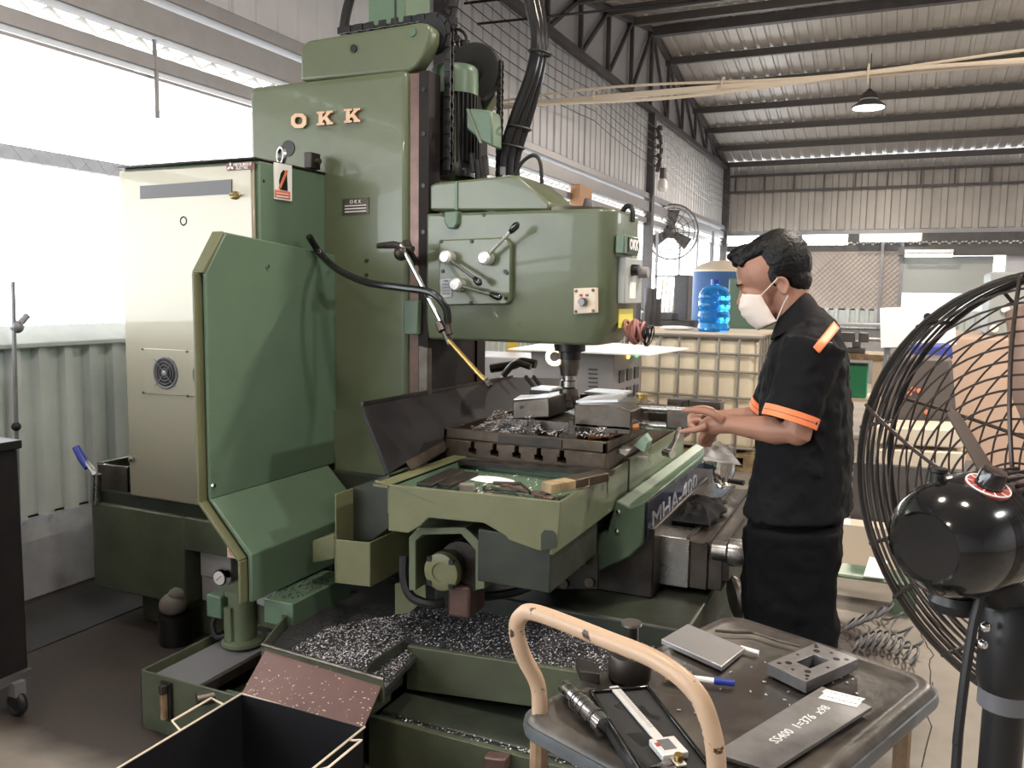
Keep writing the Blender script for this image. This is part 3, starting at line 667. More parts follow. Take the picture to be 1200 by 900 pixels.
cable('overhead_cable', [ony(402, 40, 3.3), ony(406, 15, 3.3), ony(414, -15, 3.3), ony(425, -50, 3.3)], .022, mm)
# ---- headstock
HX = -.93; H0, H1 = 2.90, 3.27; ZB, ZT = 1.295, 1.79
poly = [(XF, H0), (HX-.06, H0)]
for i in range(1, 8): t = -math.pi/2+i*math.pi/2/8; poly.append((HX-.06+.06*math.cos(t), H0+.06+.06*math.sin(t)))
poly += [(HX, H0+.06), (HX, H1-.06)]
for i in range(1, 8): t = i*math.pi/2/8; poly.append((HX-.06+.06*math.cos(t), H1-.06+.06*math.sin(t)))
poly += [(HX-.06, H1), (XF, H1)]
def hring(z, sx): return [V((XF+(x-XF)*sx, (y-(H0+H1)/2)*(1 if sx == 1 else .9)+(H0+H1)/2, z)) for x, y in poly]
head = MB().loft([hring(ZB, .93), hring(ZB+.09, 1), hring(ZT, 1)]).build('headstock', G, mm, bevel=.012, seg=3)
tp = MB().prism(*py_prism([(503, 247), (503, 217), (510, 214), (601, 205), (610, 207), (644, 238), (644, 247)], 2.93, 3.25)).build('head_top_cover', G, mm, bevel=.01)
pts, vec = py_prism([(533, 213), (536, 212.5), (536, 246), (533, 246)], 2.925, 2.93); MB().prism(pts, vec).build('cover_seam', G2, tp)
pts, vec = py_prism([(520, 248), (536, 247), (536, 262), (532, 268), (525, 268), (520, 260)], 2.88, 2.93); MB().prism(pts, vec).build('lifting_lug', G2, head, bevel=.006)
for a in ((519, 252), (534, 253), (567, 252)): MB().lathe([(0, .004), (.007, .003), (.007, 0)], ony(*a, H0), (0, -1, 0), 8).build('screw', M['black'], head)
c = V((-1.15, 3.085, ZT)); MB().lathe([(0, .016), (.15, .016), (.15, 0)], c, n=32).build('head_cap_ring', M['steeldark'], head)
MB().lathe([(0, .06), (.012, .06), (.02, .03), (.022, 0)], c+V((.02, .1, .01)), n=12).build('breather', M['iron'], head)
cable('head_cable', [V((-.98, 3.15, ZT)), V((-.96, 3.15, ZT+.03)), V((-.93, 3.13, ZT+.02)), V((-.925, 3.12, ZT-.03))], .01, head, 'rubber')
# gear plate with levers
gp = MB().prism(*py_prism([(514, 281), (590, 278), (599, 286), (598, 352), (592, 357), (514, 358)], H0-.028, H0)).build('gear_plate', G, head, bevel=.006)
for a in ((517, 283), (553, 283), (592, 318), (519, 318), (552, 355), (593, 350), (594, 320)):
    MB().lathe([(0, .005), (.0075, .004), (.0075, 0)], ony(*a, H0-.028), (0, -1, 0), 8).build('plate_screw', M['black'], head)
def lever(hub, tip, grip, k):
    c = ony(*hub, H0-.03); t = ony(*tip, H0-.085); g = ony(*grip, H0-.095)
    lv = MB().lathe([(0, .055), (.018, .055), (.026, .046), (.027, .02), (.024, 0)], c, (0, -1, 0), 24).build('gear_lever', M['satin'], head)
    s = c+V((0, -.035, 0)); MB().tube([s, lerp(s, t, .5), t], [.0085, .007, .007], 10).build('lever_rod', M['chrome'], lv)
    MB().tube([t, lerp(t, g, .3), lerp(t, g, .75), g], [.009, .013, .014, .009], 12).build('lever_grip', M['gloss'], lv)
lever((528, 302), (556, 326), (563, 333), 0)
lever((573, 303), (598, 272), (607, 262), 1)
lever((540, 334), (575, 345), (587, 349), 2)
pts, vec = py_prism([(515, 327), (529, 325), (530, 348), (516, 350)], H0-.031, H0-.028); MB().prism(pts, vec).build('speed_plate', M['plate'], head, bevel=.002)
for k in range(4):
    yy = 333+k*3.6; pts, vec = py_prism([(518, yy), (527, yy-.6), (527, yy+.7), (518, yy+1.3)], H0-.0318, H0-.031); MB().prism(pts, vec).build('speed_line', M['signgrey'], head)
text('speed_lettering', 'OKK', .011, ony(522.5, 329.3, H0-.0315), (1, 0, 0), (0, 0, 1), M['black'], head)
# switch box on the head
sb = MB().prism(*py_prism([(672, 338), (698, 337), (698, 367), (672, 368)], H0-.035, H0)).build('switch_box', M['cream'], head, bevel=.004)
MB().lathe([(0, .03), (.013, .03), (.016, .02), (.016, 0)], ony(684, 354, H0-.035), (0, -1, 0), 16).build('switch_knob', M['gloss'], sb)
for a in ((675, 341), (695, 340), (675, 365), (695, 364)): MB().lathe([(0, .004), (.006, .003), (.006, 0)], ony(*a, H0-.035), (0, -1, 0), 8).build('screw', M['steeldark'], sb)
for a, mt in (((681, 346), 'red'), ((688, 346), 'signgrey')):
    p = ony(*a, H0-.0355); MB().box(p.x-.006, p.x+.006, p.y-.001, p.y, p.z-.004, p.z+.004).build('switch_mark', M[mt], sb)
# front face of the head: emblem, panel, labels, cable coil
E0 = HX
em = MB().prism([(E0, 2.93, 1.70), (E0, 3.11, 1.70), (E0, 3.13, 1.675), (E0, 3.13, 1.655), (E0, 3.11, 1.63), (E0, 2.93, 1.63)], (.035, 0, 0)).build('emblem', G2, head, bevel=.005)
MB().box(E0+.035, E0+.039, 2.97, 3.10, 1.638, 1.692).build('emblem_plate', M['black'], em)
text('emblem_lettering', 'OKK', .052, (E0+.0395, 3.035, 1.665), (0, 1, 0), (0, 0, 1), M['paper'], head, bold=.002)
pn = MB().box(E0, E0+.03, 2.97, 3.19, 1.45, 1.62).build('front_panel', M['greypanel'], head, bevel=.004)
MB().lathe([(0, .03), (.02, .028), (.022, 0)], (E0+.03, 3.05, 1.575), (1, 0, 0), 16).build('push_button', M['black'], pn)
MB().box(E0+.03, E0+.032, 3.02, 3.1, 1.47, 1.53).build('panel_label', M['paper'], pn)
MB().lathe([(0, .035), (.02, .035), (.023, 0)], (E0+.03, 3.15, 1.57), (1, 0, 0), 16).build('round_socket', M['greybox'], pn)
MB().box(E0, E0+.004, 2.99, 3.17, 1.36, 1.43).build('yellow_label', M['yellow'], head)
coil = MB()
for k in range(9):
    r = .038+.004*math.sin(k*2.2); c = V((E0+.02+.006*k, 3.06+.01*math.sin(k), 1.345+.006*math.cos(k*1.7))); coil.torus(c, (1, .3*math.sin(k*1.9), .3*math.cos(k*2.7)), r, .006, 20, 5)
coil.build('cable_coil', M['pink'], head, label='coil of pinkish cable')
coil = MB()
for k in range(5): coil.torus(V((E0+.07+.004*k, 3.12, 1.33)), (1, .2*math.sin(k*3), .3*math.cos(k)), .04, .003, 18, 4)
coil.build('wire_coil', M['rubber'], head)
# ---- spindle nose, holder, cutter
SX, SY = -1.15, 3.075
def sz(py): return ony(667, py, SY).z
sp = MB().lathe([(.0, sz(402)), (.062, sz(402)), (.062, sz(411)), (.046, sz(412)), (.046, sz(421)), (0, sz(421))], (SX, SY, 0), n=32).build('spindle_nose', M['black'], mm)
MB().lathe([(0, sz(420)), (.04, sz(420)), (.04, sz(431)), (.037, sz(433)), (.033, sz(440)), (0, sz(440))], (SX, SY, 0), n=28).build('tool_holder', M['steeldark'], sp)
MB().lathe([(0, sz(440)), (.026, sz(440)), (.026, sz(445)), (.031, sz(446)), (.031, sz(453)), (.022, sz(455)), (0, sz(455))], (SX, SY, 0), n=24).build('collet_nut', M['steel'], sp)
cut = MB().lathe([(0, sz(453)), (.036, sz(455)), (.04, sz(462)), (.04, sz(468)), (.03, sz(471)), (0, sz(471))], (SX, SY, 0), n=24).build('milling_cutter', M['steeldark'], sp)
for k in range(4):
    t = k*math.pi/2+.5; MB().obox((SX+.03*math.cos(t), SY+.03*math.sin(t), sz(470)), (.009, 0, 0), (0, .009, 0), (0, 0, .02)).build('cutter_insert', M['steel'], sp)
lc = ony(650, 418, 3.05); MB().torus(lc, (.25, -1, .1), .028, .009, 24, 8).build('ring_light', mat('ring_light', (1, .9, .6), .4, emit=(1, .86, .5), estr=3), head, label='small round lit work light')
# ---- coolant pipe with hose
cp = MB().tube([ony(470, 287, 2.72), ony(500, 345, 2.7), ony(521, 385, 2.68), ony(524, 392, 2.68)], .0095, 10).build('coolant_pipe', M['chrome'], mm)
MB().tube([ony(443, 288, 2.75), ony(462, 287, 2.74), ony(484, 292, 2.73)], [.011, .015, .012], 10).build('pipe_handle', M['dark'], cp)
MB().sph(ony(470, 297, 2.72), .028).build('ball_joint', M['dark'], cp)
MB().tube([ony(476, 285, 2.75), ony(480, 300, 2.8), ony(485, 306, CY)], .02, 8).build('pipe_bracket', M['dark'], cp)
for a, b_, r in (((514, 378), (518, 388), .014), ((523, 372), (527, 392), .013), ((521, 389), (528, 404), .012)):
    MB().tube([ony(*a, 2.67), ony(*b_, 2.66)], r, 8).build('pipe_fitting', M['steeldark'], cp)
MB().tube(bez([ony(526, 399, 2.66), ony(543, 418, 2.63), ony(560, 437, 2.6), ony(572, 449, 2.58)], 5), .0085, 8).build('nozzle_tube', M['brass'], cp, label='yellowish coolant nozzle tube')
MB().tube([ony(569, 445, 2.585), ony(574, 453, 2.58)], .011, 8).build('nozzle_tip', M['dark'], cp)
cable('air_hose', [onx(362, 277, GX+.02), ony(376, 298, 2.78), ony(396, 316, 2.7), ony(430, 331, 2.66), ony(470, 337, 2.64), ony(505, 343, 2.64), ony(522, 360, 2.65), ony(525, 378, 2.66)], .014, mm, n=10)
# ---- T-slot table, chip pan around it
TY = 2.74
xs = [ony(p, 545, TY).x for p in (553, 579, 605, 631, 658)]
tx0, tx1 = ony(528, 530, TY).x-.02, -.885
prof = [(tx0, .80), (tx0, .93)]
for x in xs: prof += [(x-.008, .93), (x-.008, .905), (x-.016, .905), (x-.016, .885), (x+.016, .885), (x+.016, .905), (x+.008, .905), (x+.008, .93)]
prof += [(tx1, .93), (tx1, .80)]
tab = MB().prism([(x, TY, z) for x, z in prof], (0, 1.35, 0)).build('work_table', M['brownsteel'], mm, bevel=.002, seg=1)
# pan: wall panels and floor, rim at .87
PX0, PX1, PY0, PY1, PZ = -1.425, -.866, 2.2, 3.85, .87
ft = MB().prism(*py_prism([(439, 563), (455, 568), (657, 588), (653, 642), (632, 646), (596, 633), (592, 628), (572, 616), (566, 613), (502, 607), (492, 617), (478, 625), (455, 622), (455, 570), (439, 566)], PY0, PY0+.012))
pan = ft.build('table_pan', OL, mm, bevel=.003, label='olive front panel of the table pan')
pts, vec = py_prism([(634, 645), (634, 626), (638, 621), (648, 622), (652, 627), (652, 641)], PY0-.002, PY0+.004); MB().prism(pts, vec).build('pan_recess', GD, pan, label='dark recess in the pan front')
MB().box(PX0+.001, PX1-.006, PY0+.012, TY, .828, .838).build('pan_floor', G2, pan)
MB().box(PX0-.008, PX0, PY0+.012, PY1, .78, PZ).build('pan_wall', G2, pan)
MB().box(PX0-.055, PX0, PY0, 2.80, PZ-.006, PZ+.003).build('pan_flange', OL, pan)
MB().box(PX1-.01, PX1, PY0+.012, 2.96, .725, PZ-.001).build('pan_wall', G, pan)
MB().box(PX1-.008, PX1+.004, 2.97, PY1, .74, PZ+.005).build('pan_wall', G, pan, label='darker rear length of the pan side')
MB().box(PX0, PX1, TY-.03, TY-.02, .80, .872).build('pan_rear_wall', G2, pan)
pts, vec = py_prism([(517, 538), (717, 553), (716, 558), (517, 543)], TY-.07, TY-.03); MB().prism(pts, vec).build('table_ledge', M['dark'], tab)
# chip plate with a raised lip on the table
CX0, CX1, CY0, CY1 = -1.53, -.885, 2.75, 3.42
lip = MB().box(CX0, CX1, CY0, CY0+.016, .93, .972).box(CX0, CX0+.014, CY0, CY1, .93, .968).box(CX1-.014, CX1, CY0, CY1, .93, .968).box(CX0, CX1, CY1, CY1+.014, .93, .968).box(CX0, CX1, CY0, CY1, .928, .938)
tray = tag(lip.build('chip_tray', M['brownsteel'], None, bevel=.002), 'flat rusty brown tray full of silver chips lying on the machine table', 'tray')
MB().box(-1.30, -1.05, CY0-.004, CY0, .935, .965).build('tray_front_bar', M['dark'], tray)
def chips(name, region, n, zf, smin, smax, label, mt='chip'):
    m = MB(); vs = []; fs = []
    for i in range(n):
        x, y = region(); z = zf(x, y); s = random.uniform(smin, smax); t = random.uniform(0, 6.28); e = random.uniform(-.9, .9)
        a = V((math.cos(t), math.sin(t), .5*math.sin(e)))*s; b_ = V((-math.sin(t)*math.cos(e), math.cos(t)*math.cos(e), math.sin(e)))*s*.45; c = V((x, y, z)); k = len(vs)
        up = a.cross(b_).normalized()*s*.35
        if up.z < 0: up = -up
        vs += [c-a-b_, c+a-b_, c+a+b_+up, c-a+b_+up*.3]; fs += [(k, k+1, k+2), (k, k+2, k+3)]
    m.v = vs; m.f = fs
    o = m.build(name, M[mt], None, smooth=False); return tag(o, label, 'metal chips', kind='stuff')
def rect(x0, x1, y0, y1): return lambda: (random.uniform(x0, x1), random.uniform(y0, y1))
chips('metal_chips', rect(CX0+.1, CX1-.02, CY0+.02, CY1-.02), 4200, lambda x, y: .965+.03*mn.noise((x*7, y*7, 0))**2*4+.014*random.random(), .002, .0055, 'bright silver chips heaped in the tray around the vise')
MB().prism([(-1.4, 2.8, .938), (-1.0, 2.78, .938), (-.93, 3.3, .938), (-1.45, 3.3, .938)], (0, 0, .012)).build('chip_bed', M['chipdark'], tray)
# ---- inclined rear guard of dark sheet
RG = MB().prism([onx(424, 474, -1.70), onx(600, 442, -1.70), onx(640, 438, -1.70)+V((.05, .1, -.03)), V((-1.50, 3.75, .90)), V((-1.50, 2.45, .90)), V((-1.55, 2.40, .86))], (-.012, 0, -.008))
RG.build('rear_chip_guard', M['blued'], mm, bevel=.002, label='slanted blackened sheet behind the table')
a, b_ = onx(424, 473, -1.70), onx(600, 441, -1.70); MB().bar(a, b_, .012, .012).build('guard_rim', M['dark'], mm)
pts = [ony(475, 541, 2.42), ony(520, 517, 2.6), ony(521, 527, 2.6), ony(482, 551, 2.42)]; MB().prism(pts, (0, .01, -.004)).build('guard_lower_flap', M['brownsteel'], mm)
for k in range(2): MB().bar(ony(616+k*9, 441, 3.4), ony(632+k*9, 463, 3.3), .012, .012).build('guard_brace', M['dark'], mm)
MB().tube(bez([ony(575, 432, 3.7), ony(600, 428, 3.72), ony(612, 424, 3.7), ony(628, 427, 3.7)], 5), .022, 8).build('drag_chain', M['dark'], mm)
MB().tube(bez([ony(590, 440, 3.6), ony(604, 426, 3.6), ony(622, 430, 3.6)], 5), .016, 8).build('flexible_conduit', M['steeldark'], mm)
# ---- left bracket box and feed motor under the pan
BYY = 2.3
bx = MB().prism(*py_prism([(392, 632), (434, 636), (434, 688), (392, 683)], BYY, BYY+.006))
a = ony(392, 579, BYY); b_ = ony(434, 636, BYY); c = ony(434, 688, BYY)
bx.prism([(a.x, BYY, a.z), (a.x, BYY+.5, a.z), (a.x, BYY+.5, c.z), (a.x, BYY, ony(392, 683, BYY).z)], (.006, 0, 0))
bx.prism([(b_.x, BYY, b_.z), (b_.x, BYY+.3, b_.z), (b_.x, BYY+.3, c.z), (b_.x, BYY, c.z)], (-.006, 0, 0))
bxo = bx.build('splash_box', OL, mm, bevel=.002)
pts, vec = py_prism([(393, 579), (456, 556), (456, 618), (434, 634), (393, 631)], BYY+.1, BYY+.106); MB().prism(pts, vec).build('box_back_panel', GD, bxo)  # shade inside the box put into this panel's dark colour
pts, vec = py_prism([(366, 634), (392, 626), (392, 655), (366, 660)], 2.45, 2.6); MB().prism(pts, vec).build('junction_box', OL, mm, bevel=.004)
MY = 2.27
mc = MB(); oc = [(479, 692), (479, 630), (490, 618), (545, 618), (568, 640), (568, 690), (557, 692), (557, 645), (540, 626), (495, 627), (487, 634), (487, 692)]
mcv = MB().prism(*py_prism(oc, MY, MY+.4)).build('feed_motor_cover', G, mm, bevel=.003)
c = ony(541, 665, MY+.06); MB().lathe([(0, 0), (.085, 0), (.088, .02), (.088, .3), (0, .3)], c, (0, 1, 0), 28).build('feed_motor', M['dark'], mcv)
c = ony(521, 668, MY+.02); MB().lathe([(0, .025), (.03, .025), (.03, .03), (.045, .03), (.06, .026), (.062, 0), (0, 0)], c, (0, -1, 0), 28).build('motor_end_plate', OL, mcv)
MB().lathe([(0, 0), (.06, 0), (.06, .1), (0, .1)], c, (0, 1, 0), 24).build('motor_collar', M['dark'], mcv)
for k in range(4):
    t = math.pi/4+k*math.pi/2; MB().box(c.x+.056*math.cos(t)-.008, c.x+.056*math.cos(t)+.008, c.y-.032, c.y-.018, c.z+.056*math.sin(t)-.008, c.z+.056*math.sin(t)+.008).build('plate_clip', M['black'], mcv)
MB().tube(bez([ony(474, 652, 2.35), ony(474, 680, 2.33), ony(483, 700, 2.32), ony(505, 708, 2.33), ony(520, 706, 2.36)], 5), .017, 8).build('motor_conduit', M['rubber'], mcv)
MB().box(c.x+.0, c.x+.08, c.y+.02, c.y+.14, c.z-.16, c.z-.05).build('motor_connector', M['way'], mcv, bevel=.01)
pts, vec = py_prism([(463, 684), (498, 678), (499, 700), (480, 718), (463, 720)], 2.42, 2.43); MB().prism(pts, vec).build('cable_plate', OL, mm)
# underside of the table
MB().box(-1.42, -.92, 2.62, 3.9, .55, .78).build('table_saddle_way', GD, mm)
MB().box(-1.12, -.88, 2.23, 2.66, .60, .765).build('apron_side', GD, mm, bevel=.004)
# ---- saddle cover and name apron
SY0 = 2.8
sad = MB().prism(*py_prism([(722, 586), (738, 594), (756, 587), (753, 639), (738, 653), (699, 671), (682, 669), (686, 623), (711, 625)], SY0, SY0+1.3)).build('saddle_cover', G2, mm, bevel=.008)
for a in ((725, 599), (723, 622)): MB().lathe([(0, .008), (.008, .006), (.009, 0)], ony(*a, SY0), (0, -1, 0), 10).build('cover_bolt', M['chrome'], sad)
pts, vec = py_prism([(716, 582), (726, 588), (748, 580), (735, 575)], SY0+.55, SY0+.556); MB().prism(pts, vec).build('cover_joint', GD, sad)
AX = ony(756, 587, SY0).x+.004
ap = MB().prism(*px_prism([(757, 589), (832, 533), (834, 566), (758, 632)], AX, AX+.006)).build('name_apron', M['deepblue'], mm)
o0 = onx(797, 581, AX+.0065); text('apron_lettering', 'MHA-400', .10, o0+V((0, -.06, -.004)), (0, 1, 0), (0, 0, 1), M['letgrey'], ap, ext=.0015, xs=1.9)
# ---- telescopic way covers
wx = AX
p1 = [ony(p, 640, 2.95).x for p in (768, 808, 829, 846)]
z = ony(808, 632, 2.95).z; zb_ = ony(808, 690, 2.95).z
WCZ = z
for k in range(3):
    MB().box(p1[k]-(.06 if k == 0 else 0), p1[k+1], 2.95+.012*k, 3.9, zb_+.0, z-.010*k).build('way_cover', M['steel'] if k == 0 else M['steeldark'], mm, bevel=.003)
    MB().box(p1[k+1]-.012, p1[k+1]+.002, 2.947+.012*k, 3.9, z-.010*k, z-.010*k+.004).build('wiper_strip', M['dark'], mm)
MB().box(p1[0]-.05, p1[0]-.02, 2.93, 3.85, z, z+.012).build('cover_rail', M['steel'], mm)
c = ony(862, 648, 2.98); MB().lathe([(0, .05), (.045, .05), (.05, .04), (.05, -.02), (.035, -.03), (.035, -.08), (0, -.08)], c, (1, 0, 0), 24).build('screw_end_cap', M['steel'], mm)
MB().box(p1[3], c.x-.02, 2.98, 3.5, zb_+.04, z-.04).build('saddle_end', M['dark'], mm)
MB().lathe([(.0, .012), (.075, .012), (.08, .0), (.075, -.012), (0, -.012)], ony(862, 700, 3.05), (1, .5, .15), 24).build('lower_handwheel', M['steeldark'], mm)
# handwheel on the far end
c = ony(849, 547, 3.75); hw = MB().torus(c, (1, -.25, 0), .085, .016, 32, 8).build('handwheel', M['chrome'], mm)
MB().lathe([(.0, .01), (.07, .008), (.07, -.004), (0, -.004)], c, (1, -.25, 0), 28).build('wheel_disc', M['steel'], hw)
MB().cyl(c, c+V((-.14, .03, 0)), .022, 12).build('wheel_shaft', M['chrome'], hw)
MB().cyl(c+V((.02, 0, -.06)), c+V((.09, -.02, -.06)), .012, 10).build('wheel_grip', M['black'], hw)
# ---- saddle body and knee
MB().box(-1.15, -.73, 2.85, 3.8, .40, .66).build('saddle', M['dark'], mm, bevel=.006)
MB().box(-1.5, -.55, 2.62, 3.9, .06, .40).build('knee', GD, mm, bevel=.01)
pts, vec = py_prism([(650, 640), (700, 650), (700, 690), (650, 690)], 2.68, 2.7); MB().prism(pts, vec).build('oiler_block', M['dark'], mm)
for a in ((655, 655), (676, 660), (660, 685), (690, 683)): MB().cyl(ony(*a, 2.66), ony(*a, 2.7), .016, 10).build('pipe_union', M['steeldark'], mm)
MB().tube(bez([ony(560, 700, 2.5), ony(610, 692, 2.55), ony(650, 668, 2.6), ony(690, 640, 2.7)], 5), .016, 8).build('oil_hose', M['rubber'], mm)
# ---- machine bed: trays, walls, ledges
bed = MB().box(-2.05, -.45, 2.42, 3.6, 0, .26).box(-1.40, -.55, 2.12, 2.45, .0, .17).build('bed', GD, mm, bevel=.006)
MB().prism(*py_prism([(477, 757), (692, 790), (690, 834), (678, 836), (476, 808)], 2.25, 2.27)).build('bed_front_wall', M['greenlow'], mm, bevel=.003)
MB().box(-1.41, -1.40, 2.06, 2.26, .20, .345).build('bed_side_wall', GD, mm)
MB().box(-1.42, -.6, 2.08, 2.10, 0, .165).build('trough_front', M['greenlow'], mm, bevel=.003)
MB().box(-1.40, -.6, 2.10, 2.26, .15, .158).build('trough_floor', M['chipdark'], mm)
pts, vec = py_prism([(566, 887), (592, 890), (592, 905), (566, 905)], 2.04, 2.08); MB().prism(pts, vec).build('trough_stop', M['way'], mm, bevel=.006)
# chip tray in front (left)
ZT_ = .34
A, B_, C_, D_ = onz(307, 755, ZT_), onz(335, 721, ZT_), onz(450, 796, ZT_), onz(477, 757, ZT_)
MB().prism([A+V((0, 0, -.05)), C_+V((0, 0, -.05)), D_+V((0, .2, -.05)), V((-1.35, 3.0, .28)), V((-2.0, 3.0, .28)), B_+V((0, .05, -.05))], (0, 0, .015)).build('tray_floor', M['chipdark'], mm)
for p, q in ((A, C_), (A, B_), (B_, onz(285, 702, ZT_))):
    d = (q-p).normalized(); n_ = V((0, 0, 1)).cross(d)*.003; MB().prism([p-n_+V((0, 0, -.07)), q-n_+V((0, 0, -.07)), q-n_, p-n_], n_*2).build('tray_wall', M['greenlow'], mm)
MB().tube([A, C_], .006, 6).build('tray_lip', M['steeldark'], mm)
b1 = [onz(*p, .40) for p in ((320, 702), (352, 688), (392, 702), (335, 737))]
MB().prism([(-1.995, 2.27, .385), (-1.865, 2.27, .385), (-1.865, 2.62, .385), (-1.995, 2.62, .385)], (0, 0, -.09)).build('green_step', G2, mm, bevel=.004)
def tri(P):
    P = [V(p) for p in P]
    def f():
        k = random.randrange(len(P)-2); u, v = random.random(), random.random()
        if u+v > 1: u, v = 1-u, 1-v
        p = P[0]+(P[k+1]-P[0])*u+(P[k+2]-P[0])*v; return p.x, p.y
    return f
zf = lambda x, y: .298+.03*max(0, mn.noise((x*5, y*5, 1)))+.015*random.random()
chips('metal_chips', tri([A+V((.06, .03, 0)), C_, D_+V((0, .1, 0)), V((-1.3, 2.9, 0)), B_+V((.15, .05, 0))]), 6500, zf, .0012, .0035, 'dark heap of fine chips in the front bed tray above the brown chute')
chips('metal_chips', rect(-1.42, -.65, 2.28, 2.6), 3000, lambda x, y: .335+.01*random.random(), .0012, .0035, 'scattered chips behind the green bed wall under the feed motor')
MB().box(-1.42, -.6, 2.27, 2.62, .26, .333).build('bed_ledge', M['chipdark'], mm)
chips('metal_chips', rect(-1.36, -.62, 2.1, 2.25), 900, lambda x, y: .162+.006*random.random(), .0012, .004, 'sparse chips lying in the low trough at the foot of the machine')
chips('metal_chips', rect(-1.98, -1.88, 2.29, 2.6), 140, lambda x, y: .388, .002, .006, 'few chips on the light green step beside the guard foot', 'chipdark')
chips('metal_chips', rect(PX0+.02, PX1-.02, PY0+.03, TY-.06), 300, lambda x, y: .841, .002, .005, 'loose chips sprinkled on the green pan floor')
# ---- chute of brown sheet leaning from the tray to the bin
ZBN = .245
ch0 = [onz(311, 762, .325), onz(449, 799, .325), onz(426, 853, ZBN), onz(283, 813, ZBN)]
chute = tag(MB().prism(ch0, (0, 0, -.006)).build('chute', M['choco'], None), 'brown sheet metal chute sprinkled with chips leading down into the black bin', 'chute')
def chz():
    u, v = random.random(), random.random()**.6; return lerp(lerp(ch0[0], ch0[1], u), lerp(ch0[3], ch0[2], u), v)
m = MB()
for i in range(110):
    p = chz(); s = random.uniform(.001, .005); t = random.uniform(0, 6); m.obox(p+V((0, 0, .001)), (s*math.cos(t), s*math.sin(t), 0), (-s*.3*math.sin(t), s*.3*math.cos(t), 0), (0, 0, .001))
tag(m.build('metal_chips', M['cream'], None), 'pale chips stuck to the brown chute', 'metal chips', kind='stuff')
# ---- bin
r1, r2, r3 = onz(162, 886, ZBN), onz(283, 813, ZBN), onz(426, 853, ZBN)
bx0, bx1, by1 = (r1.x+r2.x)/2, r3.x+.0, r2.y; by0 = by1-.62
bin_ = thing('chip_bin', 'open black box bin with pale rim and wire handles under the chute', 'bin', ((bx0+bx1)/2, (by0+by1)/2, 0))
m = MB()
for a in ((bx0, bx0+.006, by0, by1), (bx1-.006, bx1, by0, by1), (bx0, bx1, by0, by0+.006), (bx0, bx1, by1-.006, by1)): m.box(*a, 0.0, ZBN)
m.box(bx0, bx1, by0, by1, 0, .01).build('body', M['binblk'], bin_)
rim = [(bx0, by0, ZBN), (bx1, by0, ZBN), (bx1, by1, ZBN), (bx0, by1, ZBN)]
MB().tube(rim, .0035, 6, True).build('rim', M['cream'], bin_)
def wire_handle(x, s):
    ya, yb = by1-.24, by1-.07; MB().tube([(x, ya, ZBN-.005), (x+s*.045, ya+.01, ZBN+.012), (x+s*.045, yb-.01, ZBN+.012), (x, yb, ZBN-.005)], .0035, 6).build('handle', M['cream'], bin_)
wire_handle(bx0, -1); wire_handle(bx1, 1)
# ---- coolant tank
TX0, TX1, TYF, TYB, TZ = -2.24, -1.45, 1.94, 2.42, .205
tk = thing('coolant_tank', 'low green coolant tank with grey lid plate on the floor left of the bin', 'tank', (-1.95, 2.2, 0))
m = MB()
for a in ((TX0, TX0+.008, TYF, TYB), (TX1-.008, TX1, TYF, TYB), (TX0, TX1, TYF, TYF+.008), (TX0, TX1, TYB-.008, TYB)): m.box(*a, 0, TZ)
m.box(TX0+.02, TX1-.02, TYF+.02, TYB-.02, .01, .10); m.build('tank_body', M['greenlow'], tk, bevel=.003)
MB().box(TX0+.04, TX0+.26, TYF+.01, TYB-.01, .17, .188).build('lid_plate', M['signgrey'], tk, label='dark grey lid plate')
MB().box(TX0+.255, TX0+.275, TYF+.01, TYB-.05, .17, .203).build('lid_bar', M['dark'], tk)
MB().box(TX0+.29, TX1-.02, TYF+.01, TYF+.1, .14, .155).build('inner_shelf', G2, tk)
p = ony(197, 820, TYF); MB().box(p.x-.022, p.x+.022, TYF-.012, TYF, .06, .19).build('level_gauge_frame', M['black'], tk)
MB().cyl((p.x, TYF-.018, .07), (p.x, TYF-.018, .155), .012, 10).build('sight_glass', M['beige2'], tk)
MB().cyl((p.x, TYF-.02, .16), (p.x, TYF-.02, .185), .014, 10).build('gauge_cap', M['dark'], tk)
p = ony(240, 815, TYF); MB().cyl((p.x, TYF-.035, p.z), (p.x+.03, TYF+.01, p.z), .022, 14).build('drain_stub', M['steeldark'], tk)
cp_ = onz(285, 752, .2)
pump = thing('coolant_pump', 'green round coolant pump with a square terminal box standing on the tank', 'pump', cp_)
pz = ony(283, 688, cp_.y).z
MB().lathe([(0, 0), (.075, 0), (.075, .012), (.05, .02), (.05, pz-.2-.02), (.062, pz-.2-.02), (.062, pz-.2), (0, pz-.2)], cp_, n=28).build('body', G, pump)
MB().lathe([(0, .004), (.014, .003), (.016, 0)], V((cp_.x, cp_.y, pz)), n=12).build('top_plug', M['dark'], pump)
MB().box(cp_.x-.125, cp_.x-.055, cp_.y-.05, cp_.y+.03, pz-.115, pz-.03).build('terminal_box', G2, pump, bevel=.006)
MB().tube(bez([(cp_.x-.1, cp_.y-.01, pz-.11), (cp_.x-.125, cp_.y-.02, pz-.15), (cp_.x-.1, cp_.y-.03, pz-.195), (cp_.x-.05, cp_.y-.03, pz-.18)], 5), .009, 8).build('cable', M['rubber'], pump)
MB().box(cp_.x-.03, cp_.x+.0, cp_.y-.062, cp_.y-.045, .22, pz-.06).build('rib', G, pump)
